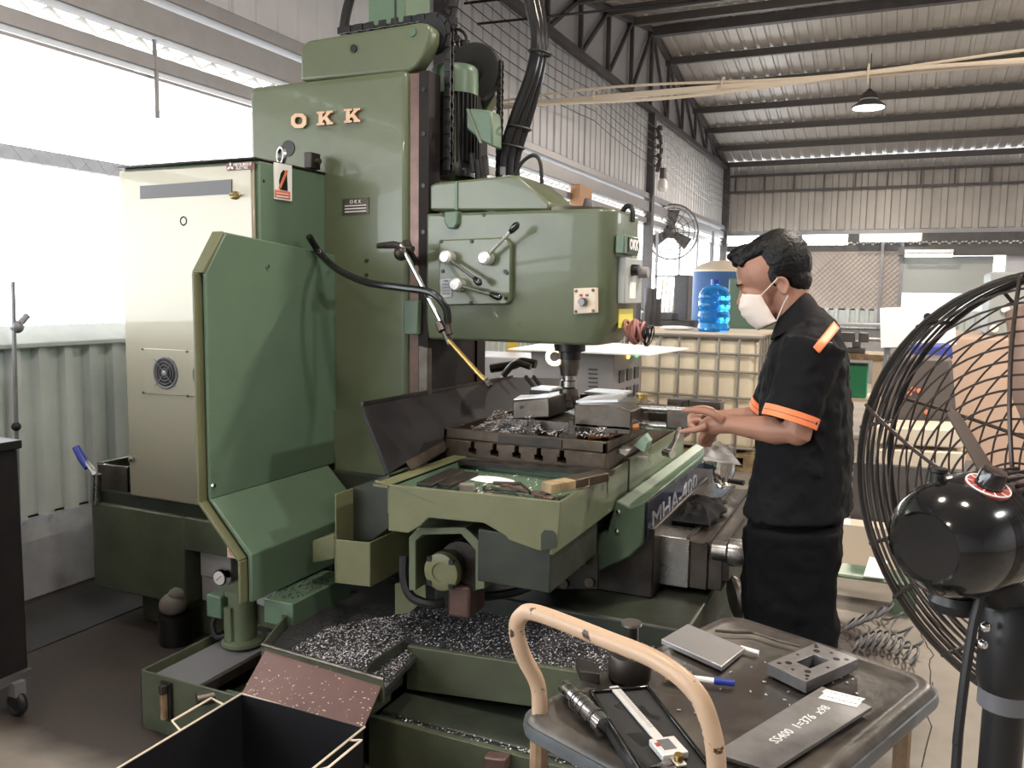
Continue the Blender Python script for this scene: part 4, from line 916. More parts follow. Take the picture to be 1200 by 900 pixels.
# ---- sack and things behind the tank
p = onz(207, 752, 0); s = MB().ell(p+V((-.01, 0, .165)), (.062, .01, 0), (-.01, .055, 0), (.01, 0, .052), 14, 8).ell(p+V((.02, 0, .215)), (.04, .02, 0), (-.02, .03, 0), (.01, 0, .03), 12, 6).build('cloth_sack', M['sack'], None)
tag(s, 'small pale knotted sack standing on a dark can behind the coolant tank', 'sack')
tag(MB().lathe([(0, 0), (.07, 0), (.07, .12), (0, .12)], p, n=20).build('oil_can', M['black'], None), 'low dark round can under the small pale sack', 'can')
# ---- steel box and blue handled bracket on the machine base
q = MB(); x0, x1 = ony(116, 590, 2.55).x, ony(151, 590, 2.55).x; zt = ony(130, 545, 2.55).z
for a in ((x0, x0+.004, 2.55, 2.85), (x1-.004, x1, 2.55, 2.85), (x0, x1, 2.55, 2.554), (x0, x1, 2.846, 2.85)): q.box(*a, .55, zt)
q.box(x0, x1, 2.55, 2.85, .55, .56); bxs = tag(q.build('steel_box', M['steeldark'], None), 'open grey steel box on the machine base beside the cabinet', 'box')
MB().tube([(x0, 2.55, zt), (x1, 2.55, zt), (x1, 2.85, zt), (x0, 2.85, zt)], .006, 6, True).build('rim', M['chrome'], bxs)
hb = thing('blue_handled_lever', 'grey tube bracket with a blue grip leaning at the left of the steel box', 'lever', (x0-.03, 2.5, .55))
MB().cyl(ony(112, 590, 2.5), ony(113, 555, 2.5), .022, 12).build('socket', M['steel'], hb)
MB().tube([ony(112, 556, 2.5), ony(104, 545, 2.5), ony(99, 540, 2.5)], .012, 8).build('rod', M['steel'], hb)
MB().tube([ony(103, 548, 2.5), ony(97, 538, 2.5), ony(89, 524, 2.5)], [.016, .019, .016], 12).build('grip', M['bluep'], hb)
# ---- dark tool cabinet at the left edge
tc = thing('tool_trolley', 'dark blue black steel trolley on castors cut by the left edge of the picture', 'trolley', (-2.8, 1.88, 0))
p = onz(26, 820, 0); xr = ony(17, 650, p.y-.05).x; zt = ony(8, 512, p.y).z; yy = p.y
yy -= .3
MB().box(xr-.55, xr, yy-.1, yy+.28, .14, zt-.03).build('body', M['blued'], tc, bevel=.006)
MB().box(xr-.56, xr+.012, yy-.11, yy+.29, zt-.03, zt).build('top', M['black'], tc, bevel=.004)
for k in range(4): MB().box(xr-.53, xr-.02, yy-.108, yy-.1, .2+.2*k, .37+.2*k).build('drawer', M['black'], tc, bevel=.003)
MB().box(xr-.55, xr+.02, yy-.1, yy+.28, .12, .145).build('bottom_frame', M['iron'], tc)
for dx in (.02, -.5):
    for dy in (0, .22):
        w_ = MB().torus((xr+dx, yy+dy, .045), (0, 1, 0), .03, .015, 20, 8).cyl((xr+dx, yy+dy-.012, .045), (xr+dx, yy+dy+.012, .045), .03, 16).build('castor', M['rubber'], tc)
        MB().box(xr+dx-.02, xr+dx+.02, yy+dy-.02, yy+dy+.02, .075, .125).build('castor_fork', M['galv'], w_)
tag(MB().cyl((xr-.06, yy, zt), (xr-.06, yy, zt+.05), .03, 14).build('oil_bottle', M['black'], None), 'small dark bottle on the trolley at the left edge', 'bottle')
pl = onx(15, 330, -3.5); pl2 = onx(22, 620, -3.5)
po = thing('thin_pole', 'thin upright pale pole with a clamp before the left wall', 'pole', (-3.5, pl.y, 0))
MB().tube([pl+V((0, 0, .0)), pl2, V((-3.5, pl2.y, 0))], .009, 8).build('rod', M['galv'], po)
p = onx(20, 383, -3.5); MB().sph(p, .028).cyl(p, p+V((0, .05, .05)), .015, 8).build('clamp', M['galv'], po)
MB().sph(onx(19, 500, -3.5), .02).build('knob', M['rubber'], po)
# ================================================================== VISE AND WORK
vy = 2.86
vs = thing('machine_vise', 'dark steel machine vise bolted in the chip tray under the cutter', 'vise', (-1.15, 3.0, .94))
MB().prism(*py_prism([(600, 490), (740, 500), (739, 510), (654, 506), (648, 521), (636, 521), (636, 503), (600, 500)], vy, vy+.3)).build('vise_body', M['steeldark'], vs, bevel=.004)
MB().prism(*py_prism([(601, 470), (643, 466), (644, 489), (601, 491)], vy, vy+.32)).build('fixed_jaw', M['steeldark'], vs, bevel=.004)
MB().prism(*py_prism([(673, 474), (727, 476), (740, 482), (739, 505), (673, 500)], vy, vy+.3)).build('moving_jaw', M['steeldark'], vs, bevel=.004)
MB().lathe([(0, .003), (.007, .003), (.007, 0)], ony(611, 477, vy), (0, -1, 0), 10).build('jaw_hole', M['black'], vs)
for a in ((606, 493), (690, 503), (722, 506)): MB().lathe([(0, .003), (.005, .003), (.005, 0)], ony(*a, vy), (0, -1, 0), 8).build('jaw_screw', M['black'], vs)
for a in ((621, 507), (669, 508)):
    c = ony(*a, vy-.06); MB().box(c.x-.035, c.x+.035, c.y-.03, c.y+.06, .945, c.z).build('clamp_block', M['dark'], vs, bevel=.003)
    n_ = MB().lathe([(0, 0), (.03, 0), (.03, .008), (.021, .009), (.021, .026), (.012, .027), (.012, .045), (0, .045)], c, n=6).build('clamp_nut', M['steel'], vs, smooth=False)
MB().cyl(ony(735, 497, 3.0), ony(800, 500, 3.0), .016, 14).build('vise_screw', M['chrome'], vs)
MB().box(-1.02, -.86, 2.95, 3.15, 1.01, 1.045).build('screw_guide', M['dark'], vs, bevel=.004)
MB().cyl(ony(745, 478, 3.0), ony(830, 482, 3.0), .017, 12).build('slide_bar', M['steel'], vs)
p = ony(797, 497, 2.98); MB().box(p.x-.05, p.x+.09, p.y-.01, p.y+.14, p.z-.02, p.z+.05).build('screw_block', M['steeldark'], vs, bevel=.006)
cr_ = MB().tube([ony(797, 502, 2.96), ony(790, 518, 2.92), ony(783, 530, 2.9)], [.01, .009, .009], 10).build('crank_handle', M['chrome'], vs)
MB().cyl(ony(779, 530, 2.9), ony(788, 532, 2.88), .016, 12).build('crank_boss', M['chrome'], cr_)
def tagb(mb, name, mt, label, cat, group=None, **k): return tag(mb.build(name, M[mt] if isinstance(mt, str) else mt, None, **k), label, cat, group)
c = ony(621, 466, vy+.14); tagb(MB().prism([ony(602, 469, vy), ony(641, 466, vy), ony(645, 463, vy+.2), ony(610, 464, vy+.25)], (0, 0, .004)), 'bright_top_plate', 'alu', 'bright plate added for the lit top of the left vise jaw', 'plate')  # bright plate stands in for the lit top of the left jaw
tagb(MB().prism([ony(675, 472, vy), ony(724, 471, vy), ony(735, 464, vy+.1), ony(690, 466, vy+.1)], (0, 0, .008)), 'bright_flat_plate', 'alu', 'bright plate added for the lit top of the right vise jaw', 'plate')  # likewise for the lit top of the right jaw
tagb(MB().box(-1.36, -1.27, 3.19, 3.3, 1.085, 1.093), 'bright_top_plate', 'alu', 'small bright plate behind the cutter at the left', 'plate')
tagb(MB().box(-1.13, -.97, 3.2, 3.34, 1.08, 1.09), 'bright_flat_plate', 'alu', 'bright plate behind the cutter at the right', 'plate')
tagb(MB().box(-1.36, -1.27, 3.17, 3.32, .95, 1.085), 'parallel_block', 'dark', 'dark block carrying the small bright plate behind the cutter', 'block')
tagb(MB().box(-1.14, -.97, 3.18, 3.36, .95, 1.08), 'parallel_block', 'dark', 'dark block carrying the bright plate behind the cutter at the right', 'block')
c = ony(752, 476, 3.15); tagb(MB().lathe([(0, 0), (.024, 0), (.024, .006), (.021, .008), (.021, .042), (.024, .044), (.024, .05), (0, .05)], c, n=20), 'brass_bushing', 'brass', 'short brass bushing standing behind the vise screw', 'bushing')
tagb(MB().box(c.x-.07, c.x+.12, c.y-.05, c.y+.1, c.z-.05, c.z), 'tool_block', 'dark', 'dark greasy block under the brass bushing', 'block', bevel=.006)
tagb(MB().box(c.x+.07, c.x+.28, c.y+.12, c.y+.2, c.z-.02, c.z+.02), 'steel_bar', 'steeldark', 'grey steel bar lying behind the vise screw toward the hands', 'bar', bevel=.003)
tagb(MB().tube(bez([ony(690, 512, 2.88), ony(715, 508, 2.88), ony(735, 503, 2.88), ony(748, 500, 2.9)], 4), .012, 8), 'tool_grip', mat('brown_grip', (.4, .17, .06), .5), 'orange brown tool grip at the right end of the chip tray', 'tool')
tagb(MB().tube([ony(799, 483, 3.0), ony(800, 472, 3.0), ony(807, 469, 3.0), ony(808, 483, 3.0)], .004, 6), 'wire_hook', 'dark', 'small bent black wire hook above the fingers', 'hook')
tagb(MB().prism([ony(742, 522, 2.95), ony(752, 512, 2.95), ony(758, 520, 2.95), ony(755, 530, 2.95)], (0, .08, .004)), 'paper_scrap', mat('green_rag', (.35, .5, .4), .8), 'pale green rag scrap on the pan edge behind the saddle', 'rag')
tagb(MB().prism([ony(725, 526, 2.9), ony(737, 528, 2.9), ony(733, 534, 2.9), ony(726, 531, 2.9)], (0, .05, .004)), 'paper_scrap', 'paper', 'white paper scrap on the pan edge beside the chip tray', 'paper')
# ---- tools in the pan
PF = .84
def on(px, py, z=PF): return onz(px, py, z)
# flat bars bridging the pan front
def slab(a, b_, w, h, z): 
    a, b_ = V(a), V(b_); d = (b_-a).normalized(); n_ = V((-d.y, d.x, 0)); return MB().obox((a+b_)/2+V((0, 0, z+h/2-(a.z+b_.z)/2)), (b_-a)/2, n_*w/2, (0, 0, h/2))
RZ = .872
tagb(slab(onz(497, 571, RZ), onz(536, 553, RZ), .055, .012, RZ), 'flat_bar', 'dark', 'dark flat steel bar, left of the two lying across the pan front', 'bar', 'flat bars on the pan', bevel=.002)
tagb(slab(onz(520, 571, RZ), onz(553, 557, RZ), .05, .012, RZ), 'flat_bar', 'dark', 'dark flat steel bar, right of the two lying across the pan front', 'bar', 'flat bars on the pan', bevel=.002)
tagb(slab(on(538, 572, .86), on(556, 572, .86), .03, .03, .845), 'soft_block', 'sack', 'small pinkish block beside the dark flat bars in the pan', 'block', bevel=.004)
def wrench(a, b_, z, mt, label):
    a, b_ = onz(*a, z), onz(*b_, z); d = (b_-a).normalized(); n_ = V((-d.y, d.x, 0)); t = thing('spanner', label, 'spanner', (a+b_)/2, 'spanners in the pan')
    MB().obox((a+b_)/2, (b_-a)*.42, n_*.008, (0, 0, .004)).build('shank', M[mt], t, bevel=.002)
    for e, s in ((a, 1), (b_, -1)):
        m = MB().torus(e, (0, 0, 1), .013, .006, 14, 6, math.pi*.2, math.pi*1.8) if s > 0 else MB().torus(e, (0, 0, 1), .012, .005, 16, 6)
        m.build('jaw', M[mt], t)
    return t
wrench((562, 577), (612, 585), .846, 'steel', 'long bright spanner lying flat at the middle of the pan')
wrench((572, 572), (640, 578), .853, 'steeldark', 'worn grey spanner lying behind the long bright one')
wrench((592, 568), (642, 583), .86, 'way', 'reddish spanner crossing over the others in the pan')
tagb(MB().tube([on(578, 566, .866), on(610, 567, .866), on(622, 578, .86)], .006, 8), 'hex_key', 'steeldark', 'bent dark hex key on top of the spanners in the pan', 'hex key')
tagb(MB().cyl(on(626, 583, .852), on(655, 586, .852), .008, 10), 'round_pin', 'dark', 'short dark round pin at the right front corner of the pan', 'pin')
wb_ = slab(onz(640, 574, .88), onz(685, 566, .88), .05, .032, .87)
tagb(wb_, 'wood_block', 'wood', 'oil stained wooden block across the right front corner of the pan', 'block', bevel=.003)
tagb(slab(onz(668, 560, .905), onz(706, 552, .905), .06, .03, .875), 'stained_block', 'brownsteel', 'dark brown block behind the wooden one on the pan edge', 'block', bevel=.004)
tagb(MB().ell(on(575, 562), (.09, 0, 0), (0, .05, 0), (0, 0, .004), 16, 6), 'oil_paper', 'paper', 'crumpled white paper under the spanners in the pan', 'paper')
# ---- rag on the way cover
m = MB(); rows = []
for i in range(15):
    r = []
    for j in range(9):
        u, v = i/14-.5, j/8-.5; e = max(abs(u), abs(v))*2
        r.append(V((-.66+.15*v+.05*mn.noise((u*4, v*4, 3)), 3.32+.42*u, WCZ+.004+.10*(1-e**1.5)*(.25+1.5*abs(mn.noise((u*7, v*7, 5))))+.012)))
    rows.append(r)
N = 9
vsx = [p for r in rows for p in r]; f = [(i*N+j, i*N+j+1, (i+1)*N+j+1, (i+1)*N+j) for i in range(14) for j in range(8)]
m.add(vsx+[p-V((0, 0, .008)) for p in vsx], f+[tuple(k+15*N for k in q) for q in f]); rg = m.build('black_rag', M['shirt'], None, angle=80)
tag(rg, 'crumpled black rag lying on the steel way cover below the name apron', 'rag')
sm = rg.modifiers.new('s', 'SUBSURF'); sm.levels = 2; sm.render_levels = 2
# ================================================================== BEHIND THE MACHINE
IY = 7.2; i0, i1 = ony(730, 390, IY).x, ony(892, 390, IY).x; IZ = 1.165
ibc = thing('ibc_tank', 'cream plastic liquid tank in a grey wire cage behind the milling table', 'tank', ((i0+i1)/2, IY+.5, 0))
MB().box(i0+.03, i1-.03, IY+.03, IY+.97, .17, IZ-.03).build('bottle', M['tankw'], ibc, bevel=.06, seg=3)
m = MB()
for z in (.2, .42, .63, .85, 1.0, IZ-.02):
    b = M['cage']; rails = [(i0, IY, z), (i1, IY, z), (i1, IY+1, z), (i0, IY+1, z)]
    MB().tube(rails, .012 if z < 1.1 else .02, 6, True).build('cage_rail', b, ibc)
for k in range(8):
    x = i0+(i1-i0)*k/7; 
    for y in (IY, IY+1): MB().cyl((x, y, .15), (x, y, IZ), .0105, 6).build('cage_bar', M['cage'], ibc)
for k in range(1, 6):
    y = IY+k/6
    for x in (i0, i1): MB().cyl((x, y, .15), (x, y, IZ), .0105, 6).build('cage_bar', M['cage'], ibc)
MB().box(i0, i1, IY, IY+1, .0, .03).box(i0, i1, IY, IY+1, .12, .15).box(i0, i0+.1, IY, IY+1, .03, .12).box(i1-.1, i1, IY, IY+1, .03, .12).box((i0+i1)/2-.05, (i0+i1)/2+.05, IY, IY+1, .03, .12).build('pallet', M['wood'], ibc)
MB().box(i0-.02, i1+.02, IY-.01, IY+1.01, IZ-.005, IZ+.015).build('top_sheet', M['cream'], ibc)
MB().lathe([(0, 0), (.08, 0), (.08, .03), (0, .03)], ((i0+i1)/2-.25, IY+.35, IZ+.015), n=20).build('filler_cap', M['cream'], ibc)
# water bottle
c = ony(836, 387, IY+.15); c.z = IZ+.015
wb_ = thing('water_bottle', 'big clear blue water bottle standing on the cream tank', 'water bottle', c)
MB().lathe([(0, 0), (.12, 0), (.135, .015), (.135, .05), (.129, .06), (.129, .09), (.135, .10), (.135, .15), (.129, .16), (.129, .19), (.135, .2), (.135, .26), (.128, .27), (.134, .29), (.13, .33), (.10, .375), (.05, .4), (.032, .405), (.03, .44), (0, .44)], c, n=32).build('body', M['bluewater'], wb_)
MB().lathe([(0, .44), (.033, .44), (.033, .41), (.036, .41), (.036, .45), (0, .45)], c, n=20).build('cap', M['bluep'], wb_)
tag(MB().ell(c+V((-.34, .1, .02)), (.16, 0, 0), (0, .1, 0), (0, 0, .02)).build('plastic_bag', M['paper'], None), 'flat whitish plastic bag lying on the cream tank left of the bottle', 'bag')
# blue drum
DY = 10.4; c = ony(841, 385, DY); r = (ony(872, 330, DY)-ony(810, 330, DY)).length/2; zt = ony(840, 318, DY).z
dr = thing('blue_drum', 'tall blue plastic drum with a pale domed lid near the back left corner', 'drum', (c.x, DY, 0))
MB().lathe([(0, 0), (r, 0), (r, .5), (r*1.03, .52), (r, .54), (r, zt-.02), (r*1.04, zt), (0, zt)], (c.x, DY, 0), n=32).build('body', M['bluedrum'], dr)
MB().lathe([(r*1.05, zt-.01), (r*1.05, zt+.015), (r*.7, zt+.09), (r*.3, zt+.13), (0, zt+.135)], (c.x, DY, 0), n=32).build('lid', M['cream'], dr)
# green machine beyond
g0 = ony(868, 320, 9.0); g1 = ony(893, 390, 9.0)
gm = thing('green_machine', 'pale green machine column standing behind the blue bottle', 'machine', (g0.x+.2, 9.2, 0))
MB().box(g0.x-.12, g1.x+.1, 9.0, 9.5, 0, g0.z-.05).build('column', M['green2'], gm, bevel=.02)
MB().box(g1.x-.06, g1.x+.7, 8.9, 9.4, 0, 1.25).build('body', M['olive'], gm, bevel=.02)
# steel posts and stock at the left window
for k, (px, t, b_) in enumerate(((747, 355, 392), (760, 338, 392), (766, 338, 392), (771, 350, 392))):
    p = ony(px, t, 8.7+.1*k); tagb(MB().cyl((p.x-.03, p.y, 0), p, .04, 12), 'steel_tube', 'iron', 'dark steel tube standing upright behind the cream tank, %s' % ('leftmost of four', 'second from left of four', 'third from left of four', 'rightmost of four')[k], 'tube', 'tubes behind the cream tank')
p = ony(780, 375, 9.3); tagb(MB().box(p.x-.3, p.x+.3, 9.15, 9.6, 0, p.z).box(p.x-.25, p.x+.1, 9.2, 9.5, p.z, p.z+.08), 'scrap_crate', 'iron', 'dark crate with scrap under the window at the left of the blue drum', 'crate', bevel=.01)
rk = thing('rod_rack', 'wire rack of pale rods leaning before the bright window', 'rack', (-3.2, 12.2, 0)); RY = 12.0
a = ony(776, 300, RY); b_ = ony(812, 388, RY)
for z in (1.0, 1.75): MB().box(a.x-.1, a.x+.75, RY, RY+.03, z, z+.03).build('rail', M['galv'], rk)
for k in range(2): MB().box(a.x-.1+.8*k, a.x-.07+.8*k, RY, RY+.04, 0, 2.4).build('upright', M['galv'], rk)
for k in range(11): MB().cyl((a.x-.02+.062*k, RY-.05, .9), (a.x+.03+.062*k, RY-.02, 1.72+.04*math.sin(k*2)), .018, 8).build('rod', M['white'] if k % 3 else M['cream'], rk)
p = ony(800, 335, 11.5); tagb(MB().box(p.x-.1, p.x+.1, 11.4, 11.7, 1.1, p.z+.15), 'wall_box', 'iron', 'small dark box hung beside the pale rods', 'box', bevel=.02)
# wall fan near the corner
wf_ = thing('wall_fan', 'wall fan with round wire guard mounted near the far left corner', 'fan', (-3.3, 14.4, 2.4)); c = ony(788, 272, 14.2)
for r in (.1, .2, .3, .4, .46): MB().torus(c, (.55, -.8, -.1), r, .008 if r < .45 else .016, 28, 5).build('guard_ring', M['iron'], wf_)
m = MB(); a, b_, d = basis((.55, -.8, -.1))
for k in range(12): t = k*math.pi/6; m.tube([c, c+(a*math.cos(t)+b_*math.sin(t))*.46], .005, 4)
m.build('guard_spoke', M['iron'], wf_)
for k in range(3):
    t = k*2*math.pi/3+.4; e = a*math.cos(t)+b_*math.sin(t); s = d.cross(e); MB().prism([c-d*.05+s*.04, c-d*.03+e*.36+s*.14, c-d*.05+e*.38-s*.08, c-d*.07-s*.04], d*-.012).build('blade', M['iron'], wf_)
MB().ell(c-d*.14, d*.16, a*.11, b_*.11).build('motor', M['iron'], wf_)
MB().tube([c-d*.2, c-d*.25+V((0, 0, .25)), (WX+.02, c.y+.3, c.z+.35)], .03, 8).build('wall_arm', M['iron'], wf_)
# ---- grey electrical box with a white board on top, beneath the head
EY = 5.0
e0, e1, e2 = ony(622, 415, EY).x, ony(720, 418, EY).x, ony(747, 418, EY).x; ez = ony(690, 414, EY).z
eb = thing('electrical_box', 'grey electrical box with louvres and lit indicators behind the spindle', 'electrical box', ((e0+e1)/2, EY+.2, .5))
MB().box(e0, e1, EY, EY+.6, .3, ez).build('housing', M['greybox'], eb, bevel=.006)
for k in range(5):
    p = ony(695, 433+k*5, EY); MB().box(p.x-.03, p.x+.03, EY-.006, EY, p.z-.005, p.z+.005).build('louver', M['iron'], eb)
for k in range(3):
    for j in range(2): MB().box(e1, e1+.01, EY+.1+.17*k, EY+.2+.17*k, ez-.19-.12*j, ez-.11-.12*j).build('switch_cover', M['iron'], eb, bevel=.004)
for y, mt in ((EY+.28, 'ledy'), (EY+.48, 'ledg')): MB().lathe([(0, .02), (.014, .012), (.016, 0)], (e1, y, ez-.03), (1, 0, 0), 12).build('indicator', M[mt], eb)
MB().box(e0+.1, e0+.14, EY+.1, EY+.5, 0, .3).box(e1-.14, e1-.1, EY+.1, EY+.5, 0, .3).build('leg', M['iron'], eb)
tagb(MB().prism([(e0-.12, EY-.1, ez+.005), (e1+.25, EY-.14, ez+.01), (e1+.35, EY+.5, ez+.02), (e0-.05, EY+.75, ez+.03)], (0, 0, .008)), 'white_board', 'paper', 'white sheet lying on top of the grey electrical box', 'sheet')
p = ony(600, 415, 6.8); tagb(MB().cyl((p.x, 6.8, 0), (p.x, 6.8, 2.2), .05, 14), 'yellow_post', 'ochre', 'yellow post standing behind the machine column', 'post')
p = ony(575, 425, 6.0); tagb(MB().box(p.x-.5, p.x+.9, 6.0, 6.6, 0, .98), 'bench_block', 'greydark' if 'greydark' in M else 'greybox', 'grey bench standing behind the chip guard', 'bench', bevel=.01)
# ---- work bench beyond the man
BYB = 9.5; b0, b1 = ony(965, 415, BYB).x, ony(1036, 415, BYB).x; bz = ony(1000, 415, BYB).z
bn = thing('work_bench', 'wooden topped work bench beyond the man with a green box on its lower shelf', 'bench', ((b0+b1)/2, BYB+.3, 0))
MB().box(b0, b1, BYB, BYB+.7, bz-.06, bz).build('bench_top', M['wood'], bn)
for x in (b0+.02, b1-.1): 
    for y in (BYB+.02, BYB+.62): MB().box(x, x+.08, y, y+.06, 0, bz-.06).build('leg', M['cream'], bn)
MB().box(b0, b1, BYB, BYB+.7, .4, .43).build('shelf', M['cream'], bn)
tagb(MB().box(b0+.15, b1-.15, BYB+.1, BYB+.5, .43, .78), 'green_case', mat('green_case', (.03, .25, .12), .5), 'green case on the lower shelf of the far bench', 'case', bevel=.01)
bv = thing('bench_vise', 'dark bench vise on the far work bench', 'vise', ((b0+b1)/2, BYB+.2, bz)); cx = ony(1003, 400, BYB).x
MB().box(cx-.09, cx+.09, BYB+.1, BYB+.35, bz, bz+.06).box(cx-.04, cx+.04, BYB+.12, BYB+.32, bz+.06, bz+.13).build('base', M['iron'], bv, bevel=.01)
MB().box(cx-.16, cx-.02, BYB+.12, BYB+.32, bz+.12, bz+.22).build('rear_jaw', M['iron'], bv, bevel=.01)
MB().box(cx+.02, cx+.12, BYB+.12, BYB+.32, bz+.12, bz+.22).build('front_jaw', M['iron'], bv, bevel=.01)
MB().cyl((cx+.1, BYB+.2, bz+.15), (cx+.3, BYB+.2, bz+.15), .02, 8).build('screw', M['steel'], bv)
# machine clutter rails near the back wall
tagb(MB().box(-1.6, 1.0, 16.0, 16.5, 0, .95).box(-1.6, 1.0, 15.9, 16.4, 1.0, 1.06).box(-1.5, -1.4, 16.1, 16.3, .9, 1.3), 'far_machine_bed', 'galv', 'long low grey machine bed before the back wall', 'machine', bevel=.01)
# ---- whiteboard panel, blue tarp, dark machine and beige machine on the right
WY = 6.5
pts = [ony(*p, WY) for p in ((1031, 361), (1118, 357), (1121, 404), (1032, 408))]
wbd = tagb(MB().prism(pts, (0, .03, 0)), 'whiteboard_panel', 'white', 'blank white board propped up behind the standing fan', 'panel', bevel=.004)
p = ony(1087, 371, WY-.005); MB().lathe([(0, .012), (.025, .01), (.025, 0)], p, (0, -1, 0), 14).build('panel_knob', M['black'], wbd)
for px in (1040, 1110): q = ony(px, 405, WY+.05); MB().box(q.x-.02, q.x+.02, WY+.03, WY+.07, 0, q.z+.2).build('panel_leg', M['galv'], wbd)
pts = [ony(*p, 6.0) for p in ((1068, 405), (1116, 405), (1117, 421), (1066, 421))]
bb_ = tagb(MB().prism(pts, (0, .35, 0)), 'blue_box', 'bluetarp', 'dark blue box beneath the white board seen through the fan', 'box', bevel=.01)
MB().box(pts[3].x+.03, pts[2].x-.03, 6.03, 6.32, 0, pts[2].z-.002).build('stand', M['iron'], bb_)
pts = [ony(*p, 5.6) for p in ((1040, 418), (1116, 420), (1122, 500), (1036, 500))]
dm = thing('dark_machine', 'dark grey machine with small red lamps behind the fan guard', 'machine', (pts[0].x, 5.9, 0))
MB().prism(pts+[], (0, .35, 0)).box(pts[3].x, pts[2].x, 5.62, 5.93, 0, pts[2].z+.01).build('body', mat('dark_grey_machine', (.1, .085, .08), .5), dm, bevel=.02)
for a in ((1058, 457), (1070, 456), (1066, 461), (1077, 458), (1086, 483)):
    q = ony(*a, 5.59); MB().lathe([(0, .012), (.014, .008), (.015, 0)], q, (0, -1, 0), 10).build('lamp_lens', M['orange'], dm)
for k, (y0, y1) in enumerate(((500, 520), (526, 546))):
    pts = [ony(*p, 5.2) for p in ((1026, y0), (1132, y0+4), (1130, y1+6), (1026, y1))]
    tagb(MB().prism(pts, (0, .35, 0)), 'cream_pallet', 'cream', ('upper cream slab stacked low behind the fan', 'lower cream slab stacked low behind the fan')[k], 'slab', bevel=.01)
q = ony(1080, 520, 5.3); tagb(MB().box(q.x-.35, q.x+.3, 5.15, 5.55, 0, ony(1080, 547, 5.15).z-.01), 'dark_crate', 'iron', 'dark crate carrying the cream slabs behind the fan', 'crate')
BMY = 7.0; b0, b1 = ony(1113, 400, BMY), ony(1400, 400, BMY)
bmn = thing('beige_machine', 'tall beige machine housing at the right edge glowing warm behind the fan', 'machine', (b0.x+.7, BMY+.5, 0))
MB().box(b0.x, b1.x, BMY, BMY+1.2, .0, ony(1150, 395, BMY).z).build('housing', M['beigemach'], bmn, bevel=.02)
q = ony(1160, 325, BMY+.5); MB().box(q.x, b1.x, BMY+.4, BMY+1.0, ony(1150, 395, BMY).z, ony(1160, 318, BMY+.4).z).build('upper_column', M['greypanel'], bmn, bevel=.02)
for a in ((1165, 385), (1178, 362), (1184, 372)): q = ony(*a, BMY+.39); MB().lathe([(0, .03), (.03, .02), (.03, 0)], q, (0, -1, 0), 12).build('dial', M['paper'], bmn)
MB().box(ony(1196, 420, BMY).x, b1.x-.3, BMY-.015, BMY, ony(1196, 450, BMY).z, ony(1196, 415, BMY).z).build('white_plate', M['paper'], bmn)
# green bar near the man, with a paper
q0, q1 = ony(978, 672, 4.2), ony(1075, 690, 4.2)
gbn = thing('green_pallet_leg', 'low green steel beam near the floor between the man and the fan', 'beam', ((q0.x+q1.x)/2, 4.3, 0))
MB().box(q0.x-.2, q1.x, 4.2, 4.4, q1.z, q0.z).build('beam', M['green2'], gbn, bevel=.01)
MB().box(q0.x-.15, q0.x-.05, 4.22, 4.38, 0, q1.z).build('foot', M['green2'], gbn)
MB().box(q1.x-.1, q1.x, 4.22, 4.38, 0, q1.z).build('foot', M['green2'], gbn)
q = ony(1012, 675, 4.19); tagb(MB().prism([q, q+V((.09, 0, .0)), q+V((.1, .12, .05)), q+V((.02, .12, .06))], (0, 0, .003)), 'loose_paper', 'paper', 'white paper lying on the green beam beside the fan', 'paper')
pb0, pb1 = ony(975, 590, 5.0), ony(1040, 690, 5.0)
tagb(MB().box(pb0.x-.4, pb1.x+.2, 4.95, 5.0+.1, 0, pb0.z-.1), 'pale_base', 'cream', 'pale low panel behind the green beam at the right of the man', 'panel')
# air hose coil on the floor
co_ = MB(); a, b_ = onz(1000, 765, .02), onz(1075, 772, .02); pts = []
for i in range(150): t = i/149; th = t*2*math.pi*9; c = lerp(a, b_, t)+V((0, .1*math.sin(t*4), 0)); pts.append(c+V((.02*math.sin(th), .05*math.cos(th), .034+.032*math.sin(th))))
for i in range(60): t = i/59; th = t*2*math.pi*3; c = lerp(b_, onz(1040, 722, .02), t); pts.append(c+V((.03*math.sin(th), .04*math.cos(th), .034+.032*math.sin(th))))
for i in range(90): t = i/89; th = t*2*math.pi*5; c = lerp(onz(1040, 722, .02), onz(985, 745, .02), t); pts.append(c+V((.03*math.sin(th), .04*math.cos(th), .034+.032*math.sin(th))))
tagb(co_.tube(pts, .005, 5), 'coiled_air_hose', 'signgrey', 'coiled thin air hose lying on the floor behind the cart', 'hose')
# ================================================================== CART
CZ = .78
L = onz(603, 833, CZ); u = V((.371, .929, 0)).normalized(); v = V((u.y, -u.x, 0)); LU, LV = .665, .455
def cp2(a, b, z=0): return L+u*a+v*b+V((0, 0, z))
cart = thing('hand_cart', 'small dark topped hand cart with a worn beige tube handle in the foreground', 'cart', cp2(LU/2, LV/2, -CZ))
def rrect(a0, a1, b0, b1, r, z, n=6):
    out = []
    for (ca, cb, t0) in ((a1-r, b1-r, 0), (a0+r, b1-r, 90), (a0+r, b0+r, 180), (a1-r, b0+r, 270)):
        for i in range(n+1): t = math.radians(t0+90*i/n); out.append(cp2(ca+r*math.cos(t), cb+r*math.sin(t), z))
    return out
MB().loft([rrect(0, LU, 0, LV, .05, -.034), rrect(-.002, LU+.002, -.002, LV+.002, .052, -.024), rrect(0, LU, 0, LV, .05, -.012), rrect(.012, LU-.012, .012, LV-.012, .045, .002), rrect(.03, LU-.03, .03, LV-.03, .04, .0), rrect(.04, LU-.04, .04, LV-.04, .035, -.006)]).build('deck', M['decktop'], cart, angle=60)
